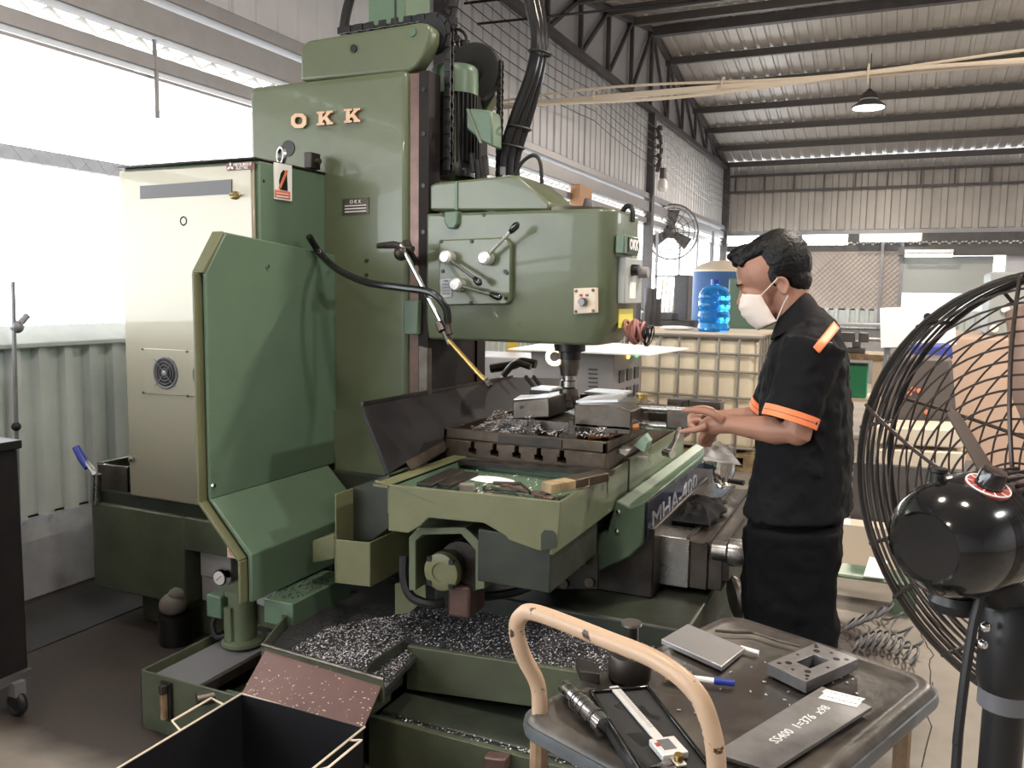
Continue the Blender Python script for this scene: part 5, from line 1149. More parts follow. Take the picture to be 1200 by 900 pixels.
MB().loft([rrect(-.004, LU+.004, -.004, LV+.004, .054, -.034), rrect(-.006, LU+.006, -.006, LV+.006, .056, -.024), rrect(-.004, LU+.004, -.004, LV+.004, .054, -.012), rrect(.003, LU-.003, .003, LV-.003, .05, -.012), rrect(.003, LU-.003, .003, LV-.003, .05, -.034)], cap=False, closed=True).build('rubber_edge', M['deckrim'], cart, angle=60)
hb0, hb1 = .03, LV-.09
hp = [cp2(.03, hb0, -.05), cp2(.03, hb0, .0), cp2(.025, hb0-.002, .05), cp2(-.0, hb0-.012, .105), cp2(-.01, hb0-.018, .15), cp2(-.01, hb0-.005, .178), cp2(-.008, hb0+.03, .19), cp2(-.005, (hb0+hb1)/2, .19), cp2(-.005, hb1-.07, .188), cp2(-.003, hb1-.01, .165), cp2(.0, hb1+.015, .12), cp2(.01, hb1+.02, .06), cp2(.02, hb1+.02, -.05)]
MB().tube(bez(hp, 6), .0135, 14).build('push_handle', M['beige'], cart)
for a in (.03, LU-.05):
    for b_ in (.03, LV-.05): MB().tube([cp2(a, b_, -.05), cp2(a, b_, -CZ+.1)], .0155, 10).build('leg', M['beige2'], cart)
MB().loft([rrect(.02, LU-.02, .02, LV-.02, .05, -.62), rrect(.02, LU-.02, .02, LV-.02, .05, -.59)]).build('lower_deck', M['decktop'], cart)
for a in (.06, LU-.06):
    for b_ in (.06, LV-.06):
        c = cp2(a, b_, -CZ+.045); k = MB().torus(c, v, .03, .015, 18, 6).cyl(c-v*.012, c+v*.012, .03, 14).build('castor', M['rubber'], cart)
        MB().obox(c+V((0, 0, .045)), u*.02, v*.02, (0, 0, .03)).build('castor_fork', M['galv'], k)
DZ = CZ+.0
# ---- things on the cart
# measuring case with the caliper
k0, k1, k2 = onz(690, 808, DZ+.03), onz(760, 802, DZ+.03), onz(862, 905, DZ+.03)
ex = (k1-k0).normalized(); ey = V((-ex.y, ex.x, 0)); 
ey = -ey if (k2-k1).dot(ey) < 0 else ey
LW = (k1-k0).length; LH = .265
def kp(a, b, z=0): return k0+ex*a+ey*b+V((0, 0, z))
case = thing('caliper_case', 'open black plastic case with cut foam for measuring tools on the cart', 'case', kp(LW/2, LH/2, -.03))
def kbox(a0, a1, b0, b1, z0, z1): return MB().prism([kp(a0, b0, z0), kp(a1, b0, z0), kp(a1, b1, z0), kp(a0, b1, z0)], (0, 0, z1-z0))
kbox(0, LW, 0, LH, -.03, -.012).build('shell', M['caseblk'], case, bevel=.003)
m = MB(); t = .006
for a in ((0, t, 0, LH), (LW-t, LW, 0, LH), (0, LW, 0, t), (0, LW, LH-t, LH)): b_ = kbox(*a, -.014, .0); m.add(b_.v, b_.f)
m.build('case_rim', M['gloss'], case, bevel=.0015)
kbox(t, LW-t, t, LH-t, -.012, -.006).build('foam_insert', M['foam'], case)
def flat(pts, z0, z1): return MB().prism([kp(a, b, z0) for a, b in pts], (0, 0, z1-z0))
for pg in ([(.03, .05), (.05, .045), (.055, .06), (.035, .065)], [(.068, .06), (.08, .058), (.082, .085), (.096, .10), (.088, .112), (.07, .085)], [(.02, .14), (.055, .14), (.07, .17), (.03, .18)]):
    flat([(a*LW/.115, b) for a, b in pg], -.0062, -.0056).build('foam_recess', M['black'], case)
dc = thing('digital_caliper', 'steel caliper with a small display lying in the black case', 'caliper', kp(LW*.5, LH*.45))
cz = DZ+.03-.004
b0, b1 = onz(719, 806, cz), onz(788, 886, cz); d = (b1-b0).normalized(); n_ = V((-d.y, d.x, 0))
def cb(s, w0, w1, l0, l1, z0, z1): return MB().prism([b0+d*l0+n_*w0+V((0, 0, z0)), b0+d*l1+n_*w0+V((0, 0, z0)), b0+d*l1+n_*w1+V((0, 0, z0)), b0+d*l0+n_*w1+V((0, 0, z0))], (0, 0, z1-z0))
LL = (b1-b0).length
bm_ = cb(0, -.008, .008, 0, LL+.03, 0, .0035).build('beam', M['satin'], dc, bevel=.0006)
for k in range(26): cb(0, -.001, .006 if k % 5 else .008, .012+k*.0052, .0126+k*.0052, .0035, .0037).build('scale_mark', M['black'], bm_)
bd = cb(0, -.022, .02, LL-.035, LL+.012, .0, .011).build('slider_body', M['satin'], dc, bevel=.002)
cb(0, -.013, .007, LL-.028, LL+.0, .011, .0115).build('display', M['signgrey'], bd)
for q in (-.022,): cb(0, -.02, -.014, LL-.02, LL-.012, .011, .0125).build('button', M['red'], bd)
MB().prism([b0+d*(LL+.012)+n_*a+d*b_ for a, b_ in ((-.012, 0), (-.05, .012), (-.055, .02), (-.012, .014))], (0, 0, .004)).build('jaw', M['steel'], dc)
MB().prism([b0+d*(LL+.03)+n_*a+d*b_ for a, b_ in ((-.012, 0), (-.05, -.006), (-.055, -.002), (-.012, .014))], (0, 0, .004)).build('fixed_jaw', M['steel'], dc)
MB().cyl(b0+d*(LL+.02)+n_*.0+V((0, 0, .004)), b0+d*(LL+.02)+V((0, 0, .014)), .007, 12).build('thumb_screw', M['brass'], dc)
# boring tool
a, b_ = onz(662, 805, DZ+.016), onz(709, 852, DZ+.016); d = (b_-a)
tl = thing('milling_arbor', 'shiny round milling arbor with a toothed end lying on the cart left of the case', 'arbor', (a+b_)/2)
MB().tube([lerp(a, b_, t) for t in (.22, .42, .42, .8, .8, .86)], [.0125, .0125, .0155, .0155, .013, .013], 20).build('body', M['steel'], tl)
MB().tube([lerp(a, b_, t) for t in (.85, .855, .995, 1.0)], [.013, .0165, .0165, .013], 20).build('shank_end', M['chrome'], tl)
MB().tube([lerp(a, b_, t) for t in (0.05, .22)], [.011, .0115], 16).build('cutter_head', M['steeldark'], tl)
e1, e2, e3 = basis(d)
for k in range(4):
    t = k*math.pi/2; MB().obox(lerp(a, b_, .06)+(e1*math.cos(t)+e2*math.sin(t))*.009, e3*.009, e1*.004, e2*.004).build('cutter_tooth', M['steel'], tl)
for t in (.35, .5, .6, .78): MB().torus(lerp(a, b_, t), d, .0155, .0012, 18, 5).build('groove_ring', M['dark'], tl)
# round tool holder
c = onz(730, 797, DZ); c = c+u*.02
th = thing('cone_tool_holder', 'dark round tool holder standing on its flange under the handle bar', 'tool holder', c)
MB().lathe([(0, 0), (.038, 0), (.04, .004), (.04, .04), (.037, .045), (.024, .047), (.02, .05), (.0, .05)], c, n=32).build('flange', M['dark'], th)
MB().lathe([(.02, .046), (.018, .056), (.014, .06), (.013, .1), (0, .1)], c, n=24).build('stem', M['dark'], th)
MB().lathe([(.006, .1), (.019, .1), (.019, .105), (.006, .105)], c, n=20).build('pull_ring', M['steel'], th)
# aluminium plate, pen, block, flat plate
pts = [onz(*p, DZ+.01) for p in ((775, 749), (806, 731), (873, 759), (846, 781))]
tagb(MB().prism(pts, (0, 0, -.01)), 'aluminium_plate', 'alu', 'bright machined aluminium plate lying at the back of the cart', 'plate', bevel=.001)
tagb(MB().cyl(onz(868, 759, DZ+.005), onz(889, 765, DZ+.005), .0045, 10), 'white_pin', 'white', 'thin white pin sticking out beside the aluminium plate', 'pin')
a, b_ = onz(781, 791, DZ+.006), onz(861, 801, DZ+.006)
pen = thing('marker_pen', 'blue capped marker pen lying near the middle of the cart', 'pen', (a+b_)/2)
MB().tube([lerp(a, b_, .25), lerp(a, b_, .72)], .0055, 12).build('barrel', M['white'], pen)
MB().tube([lerp(a, b_, .7), lerp(a, b_, .98), b_], [.0066, .006, .004], 12).build('cap', M['bluep'], pen, label='blue cap')
MB().tube([a, lerp(a, b_, .05), lerp(a, b_, .27)], [.004, .006, .0062], 12).build('end_plug', M['bluep'], pen, label='blue end')
tagb(MB().cyl(onz(780, 795, DZ+.004), onz(815, 801, DZ+.004), .003, 8), 'thin_rod', 'brass', 'thin brassy rod lying below the blue marker pen', 'rod')
T0 = DZ+.022
q = [onz(*p, T0) for p in ((899, 777), (957, 753), (1006, 772), (945, 799))]
blk = thing('drilled_block', 'grey square steel block with a square window and drilled holes on the cart', 'block', (q[0]+q[2])/2-V((0, 0, .022)))
cc_ = (q[0]+q[1]+q[2]+q[3])/4; inn = [cc_+(p-cc_)*.36 for p in q]; dn = V((0, 0, -.022))
MB().loft([q, inn, [p+dn for p in inn], [p+dn for p in q]], cap=False, closed=True).build('body', M['plate'], blk, bevel=.0008, seg=1)
def bl_(s, t): return lerp(lerp(q[0], q[1], s), lerp(q[3], q[2], s), t)
for s, t, r in ((.12, .15, .0042), (.5, .13, .003), (.88, .13, .0045), (.12, .5, .003), (.88, .5, .003), (.13, .85, .0042), (.5, .87, .003), (.87, .87, .0045), (.22, .26, .0062), (.78, .26, .0062), (.22, .74, .0062), (.78, .74, .0062), (.93, .06, .003), (.06, .93, .003)):
    MB().lathe([(0, .0006), (r, .0006), (r, -.0004)], bl_(s, t), n=16).build('drilled_hole', M['black'], blk)
q = [onz(*p, DZ+.008) for p in ((836, 882), (963, 804), (1022, 828), (905, 903))]
fp_ = thing('marked_plate', 'dark flat steel plate with white handwriting and two paper labels on the cart', 'plate', (q[0]+q[2])/2)
MB().prism(q, (0, 0, -.007)).build('plate', M['plate'], fp_, bevel=.0008, seg=1)
zd = .0084
dx = (q[1]-q[0]).normalized(); dy = V((-dx.y, dx.x, 0))
text('handwriting', 'SS400  1=376  x98', .023, onz(939, 848, DZ+zd), dx, dy, M['ink'], fp_, ext=.0003)
for pg, nm in (([(959, 818), (966, 812), (1010, 823), (1004, 829)], 'a'), ([(963, 811), (968, 807.5), (1014, 819), (1008, 823)], 'b')):
    pts = [onz(*p, DZ+zd) for p in pg]; MB().prism(pts, (0, 0, .0004)).build('paper_label', M['paper'], fp_, label='white printed paper label')
    for k in range(9):
        s0 = .06+.1*k; e = lambda s, t: lerp(lerp(pts[0], pts[3], s), lerp(pts[1], pts[2], s), t)+V((0, 0, .0006)); w0 = .03+.045*((k*7) % 3)/2; MB().prism([e(s0, .4), e(s0+w0, .4), e(s0+w0, .58), e(s0, .58)], (0, 0, .0002)).build('print_mark', M['greypanel'], fp_)
pts = [onz(*p, DZ+.02) for p in ((674, 770), (700, 777), (703, 790), (680, 786))]
tagb(MB().prism(pts, (0, 0, -.02)), 'steel_block', 'dark', 'small dark steel block at the left rear edge of the cart', 'block', bevel=.002)
m = MB()
for i in range(60):
    c = cp2(random.uniform(.1, LU-.1), random.uniform(.05, LV-.06), .0); s = random.uniform(.001, .0035); t = random.uniform(0, 6); m.obox(c+V((0, 0, -.004)), (s*math.cos(t), s*math.sin(t), 0), (-s*.4*math.sin(t), s*.4*math.cos(t), 0), (0, 0, .001))
tag(m.build('metal_chips', M['chip'], None), 'tiny bright chips strewn over the dark cart top', 'metal chips', kind='stuff')
tagb(MB().torus(onz(832, 740, DZ+.003), (0, 0, 1), .0, .0, 4, 3) if False else MB().tube(bez([onz(*p, DZ+.005) for p in ((838, 739), (860, 741), (885, 742), (910, 750), (938, 757))], 5), .003, 6), 'bent_wire', 'steeldark', 'thin bent grey wire lying along the rear of the cart', 'wire')
# ================================================================== STANDING FAN
fh = V((fw.x, fw.y, 0)).normalized(); AL = math.radians(60)
n_ = (fh*math.cos(AL)+r0*math.sin(AL)+V((0, 0, .06))).normalized()
def cam_pt(px, py, depth): return CAM+ray(px, py)*depth
Cr = cam_pt(1195, 607, 1.15); RG_ = .335
fan = thing('standing_fan', 'big black industrial standing fan with a round wire guard at the right edge', 'fan', (Cr.x, Cr.y, 0))
fa, fb, fd = basis(n_)
def gz(r, side): return .095*(1-(1-(r/RG_)**2)) if side < 0 else .30-.11*(r/RG_)**2
for side in (-1, 1):
    for k in range(15):
        r = .055+(RG_-.055)*k/14
        MB().torus(Cr+n_*gz(r, side), n_, r, .0018, 64, 5).build('guard_ring', M['fanbrown'], fan)
    for k in range(6 if side < 0 else 8):
        t = 2*math.pi*k/(6 if side < 0 else 8)+.33; e = fa*math.cos(t)+fb*math.sin(t)
        MB().tube([Cr+n_*(gz(r, side)+(.004 if side > 0 else -.004))+e*r for r in [.05+(RG_-.05)*j/8 for j in range(9)]], .0033, 6).build('guard_spoke', M['fanbrown'], fan)
for k in range(7): MB().torus(Cr+n_*(.10+.014*k), n_, RG_+.006*math.sin(math.pi*(k)/6), .0026 if k not in (0, 6) else .005, 72, 5).build('outer_ring', M['black'], fan)
for k in range(10):
    t = 2*math.pi*k/10+.2; e = fa*math.cos(t)+fb*math.sin(t); MB().tube([Cr+n_*.095+e*RG_, Cr+n_*.15+e*(RG_+.006), Cr+n_*.19+e*RG_], .004, 6).build('guard_clip', M['black'], fan)
# motor
def ax(s): return Cr-n_*s
mot = MB().lathe([(0, .205), (.042, .205), (.046, .209), (.05, .206), (.066, .19), (.076, .16), (.079, .12), (.078, .05), (.07, .01), (0, .0)], Cr, -n_, 40).build('motor', M['gloss'], fan)
MB().torus(ax(.2075), n_, .0465, .0007, 40, 5).build('rear_highlight', M['satin'], mot)  # thin bright ring put in for the highlight on the motor rear
e_ = (V((0, 0, .8))-fh*.45-r0*.15); e_ = (e_-n_*e_.dot(n_)).normalized()
dcn = ax(.125)+e_*.0745
f1 = n_; f2 = e_.cross(n_)
MB().lathe([(0, .003), (.025, .003), (.027, .001), (.027, -.004), (0, -.004)], dcn, e_, 32).build('dial_plate', M['red'], mot, label='red speed dial with white rim')
MB().torus(dcn+e_*.003, e_, .0262, .0011, 32, 5).build('dial_rim', M['paper'], mot)
for k in range(9):
    t = math.pi*(.1+k*.2); q = f1*math.cos(t)+f2*math.sin(t); MB().bar(dcn+e_*.0034+q*.018, dcn+e_*.0034+q*.0255, .0012, .0008).build('dial_mark', M['paper'], mot)
MB().lathe([(0, .026), (.014, .025), (.016, .02), (.017, .002), (0, .002)], dcn, e_, 20).build('dial_knob', M['gloss'], mot)
for k in range(6):
    t = -.5+.16*k; q = (e_*math.cos(t)+f2*math.sin(t)); MB().bar(ax(.085)+q*.079, ax(.02)+q*.074, .005, .004).build('vent_slot', M['rubber'], mot)
c = ax(.15)+V((0, 0, .07)); MB().lathe([(0, .03), (.012, .03), (.012, .026), (.009, .024), (.009, -.01), (0, -.01)], cam_pt(1098, 568, 1.09)-V((0, 0, .008)), n=16).build('swing_knob', M['black'], fan)
# straps holding the guard
for t in (2.3, 4.4, .2):
    e = fa*math.cos(t)+fb*math.sin(t)
sp0 = cam_pt(1160, 556, 1.13); sp1 = cam_pt(1117, 484, 1.2)
dd = (sp1-sp0).normalized(); w_ = dd.cross(fw).normalized()
MB().prism([sp0-w_*.011, sp1-w_*.009, sp1+dd*.008, sp1+w_*.009, sp0+w_*.011], fw*.004).build('guard_strap', M['fanbrown'], fan, bevel=.001)
MB().cyl(sp0-fw*.01, sp0+fw*.006, .009, 12).build('strap_bolt', M['steeldark'], fan)
# blades at rest on the hub
BLADE0 = 100
for k in range(3):
    t0 = math.radians(BLADE0+120*k); bl_v = []
    up_ = V((0, 0, 1))-n_*n_.z; up_.normalize(); sd = n_.cross(up_)
    rows = []
    for i in range(7):
        r = .05+.25*i/6; w0 = .05+.07*math.sin(math.pi*min(1, i/5)*.7); row = []
        for j in range(6):
            s = (j/5-.5)*2; th_ = t0+s*w0/r*.8; p = Cr+n_*(.15+.03*s)+(sd*math.cos(th_)+up_*math.sin(th_))*r; row.append(p)
        rows.append(row)
    m = MB(); vs_ = [p for r in rows for p in r]; f = [(i*6+j, i*6+j+1, (i+1)*6+j+1, (i+1)*6+j) for i in range(6) for j in range(5)]
    m.add(vs_, f); bl = m.build('fan_blade', M['blade'], fan, angle=80); so = bl.modifiers.new('t', 'SOLIDIFY'); so.thickness = .003
MB().lathe([(0, .12), (.05, .125), (.055, .18), (.04, .2), (0, .205)], Cr, n_, 28).build('hub', M['black'], fan)
# pole
pc = cam_pt(1186, 720, 1.13); px_, py_ = pc.x, pc.y
MB().tube([ax(.06)+V((0, 0, -.07)), (px_, py_, pc.z+.01)], .03, 14).build('tilt_neck', M['black'], fan)
MB().lathe([(0, 0), (.032, 0), (.038, -.012), (.038, -.11), (.034, -.125), (0, -.125)], (px_, py_, pc.z+.02), n=24).build('pole_sleeve', M['black'], fan)
MB().lathe([(0, 0), (.034, 0), (.034, -.025), (.0, -.025)], (px_, py_, pc.z-.105), n=20).build('pole_collar', M['signgrey'], fan)
MB().cyl((px_, py_, .04), (px_, py_, pc.z-.1), .0265, 20).build('pole', M['black'], fan)
MB().lathe([(0, 0), (.25, 0), (.25, .02), (.06, .05), (.03, .08), (0, .08)], (px_, py_, 0), n=32).build('base', M['black'], fan)
MB().lathe([(0, .01), (.03, .01), (.034, .0), (.03, -.012), (0, -.012)], cam_pt(1120, 704, 1.1), n=24).build('tilt_disc', M['black'], fan)
MB().cyl(cam_pt(1120, 704, 1.1), cam_pt(1122, 686, 1.1), .008, 10).build('disc_stem', M['steeldark'], fan)
for a in ((1155, 735), (1152, 755)): MB().sph(cam_pt(*a, 1.1), .007).build('sleeve_screw', M['chrome'], fan)
MB().tube(bez([cam_pt(1147, 682, 1.06), cam_pt(1148, 700, 1.06), cam_pt(1140, 735, 1.06), cam_pt(1130, 800, 1.06), cam_pt(1122, 870, 1.07), cam_pt(1118, 930, 1.08), V((cam_pt(1118, 930, 1.08).x, cam_pt(1118, 930, 1.08).y, .01))], 6), .006, 8).build('power_cord', M['rubber'], fan)
# ================================================================== THE MAN
YM = 2.70
def P(px, py, dy=0.0): return ony(px, py, YM+dy)
hl = P(925, 650)
man = thing('person', 'person in black work clothes and white face mask reaching for the vise handle', 'person', (hl.x, YM, 0))
def voxel(o, size, it=4, fac=.5, disp=0, dscale=.05):
    r = o.modifiers.new('r', 'REMESH'); r.mode = 'VOXEL'; r.voxel_size = size; r.use_smooth_shade = True
    if it: s = o.modifiers.new('s', 'SMOOTH'); s.factor = fac; s.iterations = it
    if disp:
        tx = bpy.data.textures.new('clouds', 'CLOUDS'); tx.noise_scale = dscale; tx.noise_depth = 2
        d = o.modifiers.new('d', 'DISPLACE'); d.texture = tx; d.strength = disp; d.mid_level = .5; d.texture_coords = 'LOCAL'
    return o
O = P(906, 322); HF = V((-.92, 0, -.385)).normalized(); HU = V((HF.z, 0, -HF.x)); HY = V((0, 1, 0))
def hd(f, y, u): return O+HF*f+HY*y+HU*u
def hell(m, f, y, u, a, b, c, n=18, k=12): return m.ell(hd(f, y, u), HF*a, HY*b, HU*c, n, k)
bdy = MB()
hell(bdy, .004, 0, .02, .102, .076, .098); hell(bdy, .058, 0, -.05, .05, .058, .08); hell(bdy, .05, 0, -.1, .048, .047, .04); hell(bdy, .082, 0, -.128, .016, .022, .014)
hell(bdy, .098, 0, .006, .012, .048, .012); hell(bdy, .085, -.034, -.045, .02, .02, .018); hell(bdy, .085, .034, -.045, .02, .02, .018)
bdy.tube([hd(.1, 0, -.005), hd(.112, 0, -.03), hd(.125, 0, -.052)], [.009, .011, .015], 10); hell(bdy, .108, 0, -.056, .012, .019, .01)
hell(bdy, .102, 0, -.085, .012, .026, .008); hell(bdy, .1, 0, -.1, .011, .022, .008)
for s in (-1, 1):
    hell(bdy, -.02, s*.077, -.048, .016, .007, .03); bdy.tube(bez([hd(-.018, s*.084, -.075), hd(-.038, s*.086, -.055), hd(-.036, s*.087, -.03), hd(-.018, s*.085, -.02), hd(-.005, s*.083, -.034)], 4), .005, 8)
    hell(bdy, .088, s*.034, -.02, .012, .014, .0105)                       # lowered eyelid
bdy.tube([hd(-.03, 0, -.05), P(932, 372), P(940, 395), P(943, 420)], [.056, .054, .058, .07], 16)
# trunk and legs inside the clothes
bdy.tube([P(942, 415), P(945, 450), P(943, 520), P(938, 580)], [.07, .1, .09, .06], 16)
bdy.tube([P(952, 410, -.16), P(945, 418), P(938, 412, .16)], [.04, .06, .04], 14)
kn, kf = P(938, 690, -.12), P(915, 690, .12)
fn, ff = V((P(952, 700, -.12).x, YM-.12, .09)), V((P(920, 700, .12).x, YM+.12, .09))
for h, k, f_ in ((P(940, 590, -.1), kn, fn), (P(932, 590, .1), kf, ff)): bdy.tube([h, lerp(h, k, .5), k, lerp(k, f_, .4), f_], [.05, .06, .05, .05, .04], 14)
# arms: shoulder, elbow, wrist
def arm(s, e, w): bdy.tube([s, lerp(s, e, .5), e, lerp(e, w, .3), lerp(e, w, .75), w], [.045, .047, .043, .043, .033, .027], 14); bdy.sph(e, .038)
sn, en, wn = P(957, 398, -.19), P(934, 507, -.22), P(858, 498, -.13)
arm(sn, en, wn)
sf, ef, wf2 = P(940, 402, .19), P(912, 490, .22), P(842, 490, .17)
arm(sf, ef, wf2)
# near hand: palm, thumb along the top, pointing index, three curled fingers
def chain(pts, r): bdy.tube(bez(pts, 4), [r[0]+(r[1]-r[0])*i/(4*(len(pts)-1)) for i in range(4*(len(pts)-1)+1)], 10); bdy.sph(pts[-1], r[1], 10, 7)
bdy.tube([wn, P(846, 497, -.12), P(834, 498, -.11), P(824, 501, -.10)], [.027, .030, .031, .024], 12)
bdy.ell(P(836, 500, -.10), (.038, 0, .0), (0, .026, 0), (0, 0, .024))
chain([P(848, 492, -.145), P(833, 484, -.15), P(818, 481, -.14), P(802, 481, -.13)], (.0145, .0088))
chain([P(828, 499, -.145), P(818, 503, -.15), P(808, 504.5, -.14), P(797.5, 506, -.13)], (.0125, .0078))
for k, (dx, dyy) in enumerate(((0, 0), (6, .018), (12, .036))):
    chain([P(830+dx, 504, -.12+dyy), P(822+dx, 512, -.125+dyy), P(823+dx*.9, 520, -.11+dyy), P(832+dx*.8, 521, -.09+dyy)], (.0112, .0085))
# far hand behind it, fingers closed round the bar
bdy.tube([wf2, P(832, 488, .16), P(820, 489, .15)], [.026, .029, .022], 12)
for k in range(4): chain([P(823-k*.5, 486+k*2.6, .15-.018*k), P(813, 485+k*2.6, .14-.018*k), P(808, 490+k*2.6, .13-.018*k), P(814, 496+k*2, .12-.018*k)], (.011, .008))
chain([P(836, 482, .14), P(824, 478, .12), P(812, 479, .11)], (.013, .009))
body = voxel(bdy.build('body', M['skin'], man), .0048, 3, .5)
# eyes, brows
for s in (-1, 1):
    MB().tube([hd(.094, s*.022, -.027), hd(.0985, s*.034, -.0285), hd(.09, s*.047, -.026)], [.0012, .0022, .0014], 6).build('eye', M['hair'], man, label='lowered dark eye line')
    MB().tube([hd(.107, s*.014, .003), hd(.106, s*.032, .008), hd(.091, s*.052, .003)], [.003, .0045, .002], 8).build('eyebrow', M['hair'], man)
# hair
h = MB(); hell(h, -.04, 0, .03, .086, .084, .1); hell(h, .005, 0, .078, .1, .073, .042); hell(h, .064, .0, .098, .042, .055, .026); hell(h, .075, -.01, .1, .036, .04, .018)
hell(h, -.055, 0, -.035, .05, .062, .055); hell(h, -.02, 0, .098, .07, .055, .03)
for s in (-1, 1): hell(h, -.004, s*.073, -.012, .012, .006, .03)
random.seed(5)
for k in range(46):
    f = random.uniform(-.09, .09); y = random.uniform(-.055, .055); c = hd(f, y, .092+.016*(1-(f/.1)**2)-abs(y)*.5); d = HF*random.uniform(.008, .03)+HY*random.uniform(-.012, .012)+HU*random.uniform(.004, .014)
    h.tube([c-d*.6-HU*.01, c+d*.4, c+d*1.0], [.011, .008, .002], 6)
voxel(h.build('hair', M['hair'], man), .004, 2, .4, disp=.0035, dscale=.011)
# mask
fr = [(.104, -.022), (.126, -.05), (.129, -.075), (.122, -.1), (.098, -.143)]; sd_ = [(.046, -.048), (.043, -.072), (.039, -.098), (.035, -.12), (.03, -.14)]
def ip(L_, t): t *= len(L_)-1; i = min(int(t), len(L_)-2); f = t-i; return lerp(L_[i][0], L_[i+1][0], f), lerp(L_[i][1], L_[i+1][1], f)
rows = []; NR, NC = 17, 21
for i in range(NR):
    t = i/(NR-1); (f0, u0_), (f1_, u1_) = ip(fr, t), ip(sd_, t); pl = .0016*(1 if i % 4 in (1, 2) else -1)*(1 if 1 < i < NR-2 else 0); row = []
    for j in range(NC):
        th_ = (j/(NC-1)-.5)*math.pi; c_ = abs(math.cos(th_))**.8; row.append(hd(f1_+(f0-f1_)*c_+pl*c_, .069*math.sin(th_), u1_+(u0_-u1_)*c_+.0015*mn.noise((i*.5, j*.5, 2))))
    rows.append(row)
m = MB(); m.add([p for r in rows for p in r], [(i*NC+j, i*NC+j+1, (i+1)*NC+j+1, (i+1)*NC+j) for i in range(NR-1) for j in range(NC-1)])
mk = m.build('face_mask', M['mask'], man, angle=70); so = mk.modifiers.new('t', 'SOLIDIFY'); so.thickness = .003; so.offset = 1
for s in (-1, 1):
    MB().tube(bez([hd(.046, s*.07, -.05), hd(.015, s*.08, -.036), hd(-.02, s*.087, -.02)], 4), .0018, 6).build('ear_loop', M['mask'], mk)
    MB().tube(bez([hd(.03, s*.07, -.138), hd(.0, s*.078, -.105), hd(-.028, s*.086, -.08)], 4), .0018, 6).build('ear_loop', M['mask'], mk)
# shirt
def ring(f, b, hw, dy=0, n=28, e=2.4):
    F_, B_ = P(*f, dy), P(*b, dy); c = (F_+B_)/2; a = (B_-F_)/2; out = []
    for k in range(n):
        t = 2*math.pi*k/n; ca, sa = math.cos(t), math.sin(t); q = (abs(ca)**e+abs(sa)**e)**(-1/e); out.append(c+a*ca*q+V((0, hw, 0))*sa*q)
    return out
sh_ = MB(); sh_.loft([ring((914, 386), (950, 350), .06), ring((912, 394), (957, 358), .085), ring((905, 404), (974, 370), .15), ring((900, 416), (985, 386), .2), ring((894, 450), (994, 425), .205), ring((890, 490), (998, 472), .2), ring((886, 530), (999, 522), .19), ring((879, 570), (999, 567), .195), ring((872, 598), (999, 602), .2)])
sh_.loft([ring((911, 376), (946, 341), .062), ring((912, 386), (952, 350), .07), ring((909, 396), (958, 360), .08)])     # collar
for (s, e, sg_) in ((P(955, 402, -.165), P(925, 493, -.215), -1), (P(938, 404, .165), P(905, 482, .215), 1)):
    sh_.tube([s, lerp(s, e, .3), lerp(s, e, .65), e], [.088, .085, .08, .077], 20)
for k in range(7):                                              # soft fold ridges
    a = P(905+random.uniform(0, 60), 440+random.uniform(0, 110), -.19); sh_.tube([a, a+V((random.uniform(.03, .09), -.002, random.uniform(-.09, .02)))], [.008, .004], 6)
shirt = voxel(sh_.build('shirt', M['shirt'], man), .008, 6, .5, disp=.022, dscale=.055)
for (s, e, sg_) in ((P(955, 402, -.165), P(925, 493, -.215), -1), (P(938, 404, .165), P(905, 482, .215), 1)):
    d = (e-s).normalized(); L1 = (e-s).length
    bn_ = MB().loft([[p for p in MB().tube([e-d*.028, e+d*.004], r, 28).v[k*28:(k+1)*28]] for k, r in ((0, .0795), (1, .079), (1, .072), (0, .072))], cap=False, closed=True).build('sleeve_band', M['reflect'], shirt, label='orange band on the sleeve hem')
    MB().torus(e-d*.012, d, .0795, .0008, 40, 4).build('band_stitch', M['iron'], shirt)
bpy.context.view_layer.update()
ev = shirt.evaluated_get(bpy.context.evaluated_depsgraph_get())
m = MB(); q = [V((977, 376)), V((984.5, 385)), V((960, 415)), V((952, 407))]; pts = []
T_ = [[0]*5 for _ in range(15)]
def spx(i, j): return lerp(lerp(q[0], q[3], i/14), lerp(q[1], q[2], i/14), j/4)
for i in range(15):
    for j in range(5):
        c = spx(i, j); d = ray(c.x, c.y).normalized(); ok, hit, nor, _ = ev.ray_cast(CAM, d); T_[i][j] = (hit-CAM).length if ok else 2.55
for i in range(15):                                            # a cloth stripe spans the seam instead of sinking into it
    for j in range(5):
        c = spx(i, j); d = ray(c.x, c.y).normalized(); near = min(T_[k][j]+abs(k-i)*.012 for k in range(15))
        pts.append(CAM+d*(min(T_[i][j], near)-.005))
m.add(pts, [(i*5+j, i*5+j+1, (i+1)*5+j+1, (i+1)*5+j) for i in range(14) for j in range(4)])
st = m.build('shoulder_stripe', M['reflect'], shirt, label='orange stripe over the shoulder', angle=80)
s1_ = st.modifiers.new('s', 'SMOOTH'); s1_.factor = .5; s1_.iterations = 2; so = st.modifiers.new('t', 'SOLIDIFY'); so.thickness = .003; so.offset = 0
q = [P(899, 428, -.08), P(905, 427, -.08), P(901, 443, -.08), P(897, 440, -.08)]
MB().prism(q, (0, .01, 0)).build('chest_patch', M['reflect'], shirt)
cl = MB(); c0, c1, c2 = ring((913, 373), (946, 341), .065), ring((909, 381), (954, 349), .078), ring((902, 399), (966, 369), .112)
cl.add(c0+c1+c2, [(i*28+j, i*28+(j+1) % 28, (i+1)*28+(j+1) % 28, (i+1)*28+j) for i in range(2) for j in range(28)])
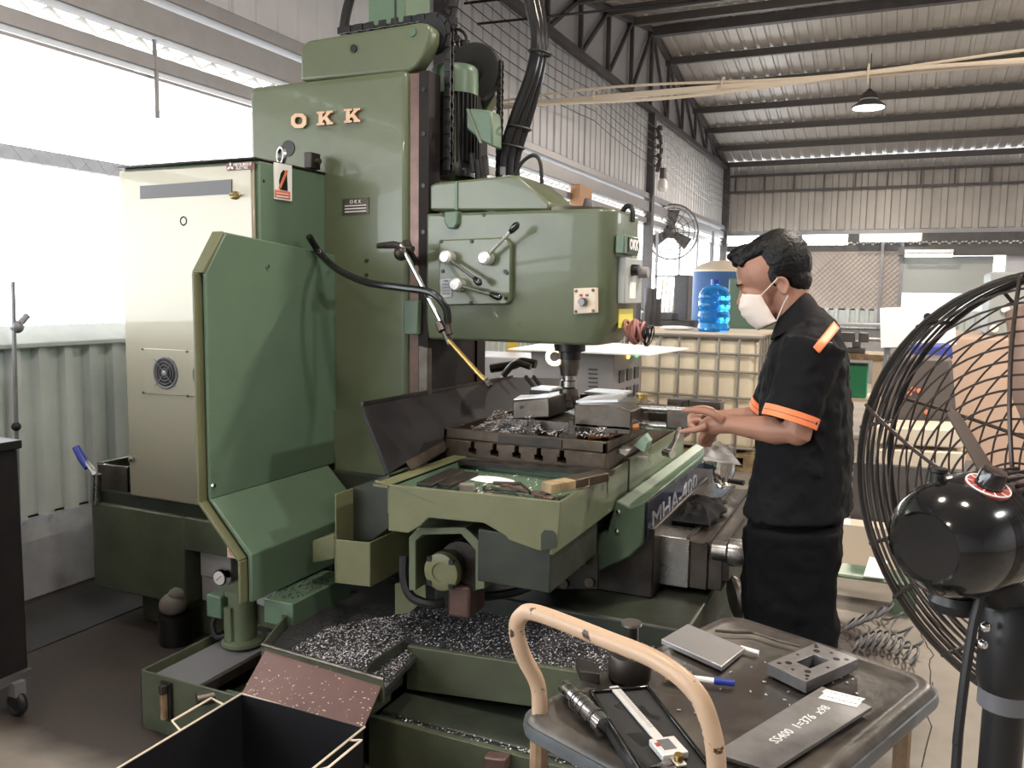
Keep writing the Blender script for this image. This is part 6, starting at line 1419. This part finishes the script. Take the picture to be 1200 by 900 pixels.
clo = cl.build('collar', M['shirt'], shirt, angle=80); so = clo.modifiers.new('t', 'SOLIDIFY'); so.thickness = .006; sb_ = clo.modifiers.new('s', 'SUBSURF'); sb_.levels = 2; sb_.render_levels = 2
# trousers
tr_ = MB()
tr_.loft([ring((886, 570), (988, 570), .15), ring((880, 600), (989, 603), .165), ring((877, 630), (985, 636), .17)])
for (dy, hip, knee, ft) in ((-.11, ((876, 615), (988, 620)), ((876, 690), (982, 700)), fn), (.11, ((872, 615), (980, 620)), ((870, 690), (958, 695)), ff)):
    w_ = .105; lastc = ft
    bot = [ft+V((.085*math.cos(2*math.pi*k/28), .075*math.sin(2*math.pi*k/28), -.02)) for k in range(28)]
    mid = [lerp(p, q_, .5)+V((0, 0, 0)) for p, q_ in zip([p for p in reversed(ring(*knee, .1, dy))], reversed(ring(*knee, .1, dy)))]
    r1, r2 = ring(*hip, w_, dy), ring(*knee, .098, dy); c2_ = sum(r2, V())/28
    bot = [ft+V(((p-c2_).x*.8, (p-c2_).y*.78, -.03)) for p in r2]
    r3 = [lerp(p, q_, .55) for p, q_ in zip(r2, bot)]
    tr_.loft([r1, r2, r3, bot])
voxel(tr_.build('trousers', M['trouser'], man), .009, 5, .5, disp=.024, dscale=.07)
for f_ in (fn, ff):
    so_ = MB().ell(f_+V((-.07, 0, -.045)), (.14, 0, 0), (0, .048, 0), (0, 0, .05)).box(f_.x-.21, f_.x+.06, f_.y-.042, f_.y+.042, 0.0, .025).build('shoe', M['rubber'], man, bevel=.006)
# rag in the hand
m = MB(); rows = []
for i in range(11):
    r = []
    for j in range(8):
        a, b_ = i/10, j/7; w_ = .035+.06*a; p = P(834+14*a, 517+26*a, -.07)
        r.append(p+V(((b_-.5)*w_*1.4+.012*mn.noise((a*4, b_*5, 1)), .03*mn.noise((a*3, b_*4, 7))+.02*math.sin(b_*9), .012*mn.noise((a*5, b_*3, 4)))))
    rows.append(r)
m.add([p for r in rows for p in r], [(i*8+j, i*8+j+1, (i+1)*8+j+1, (i+1)*8+j) for i in range(10) for j in range(7)])
rg2 = m.build('white_rag', M['rag'], None, angle=80); tag(rg2, 'whitish crumpled rag held under the hand of the person', 'rag')
so = rg2.modifiers.new('t', 'SOLIDIFY'); so.thickness = .004; rg2.modifiers.new('s', 'SUBSURF').render_levels = 1
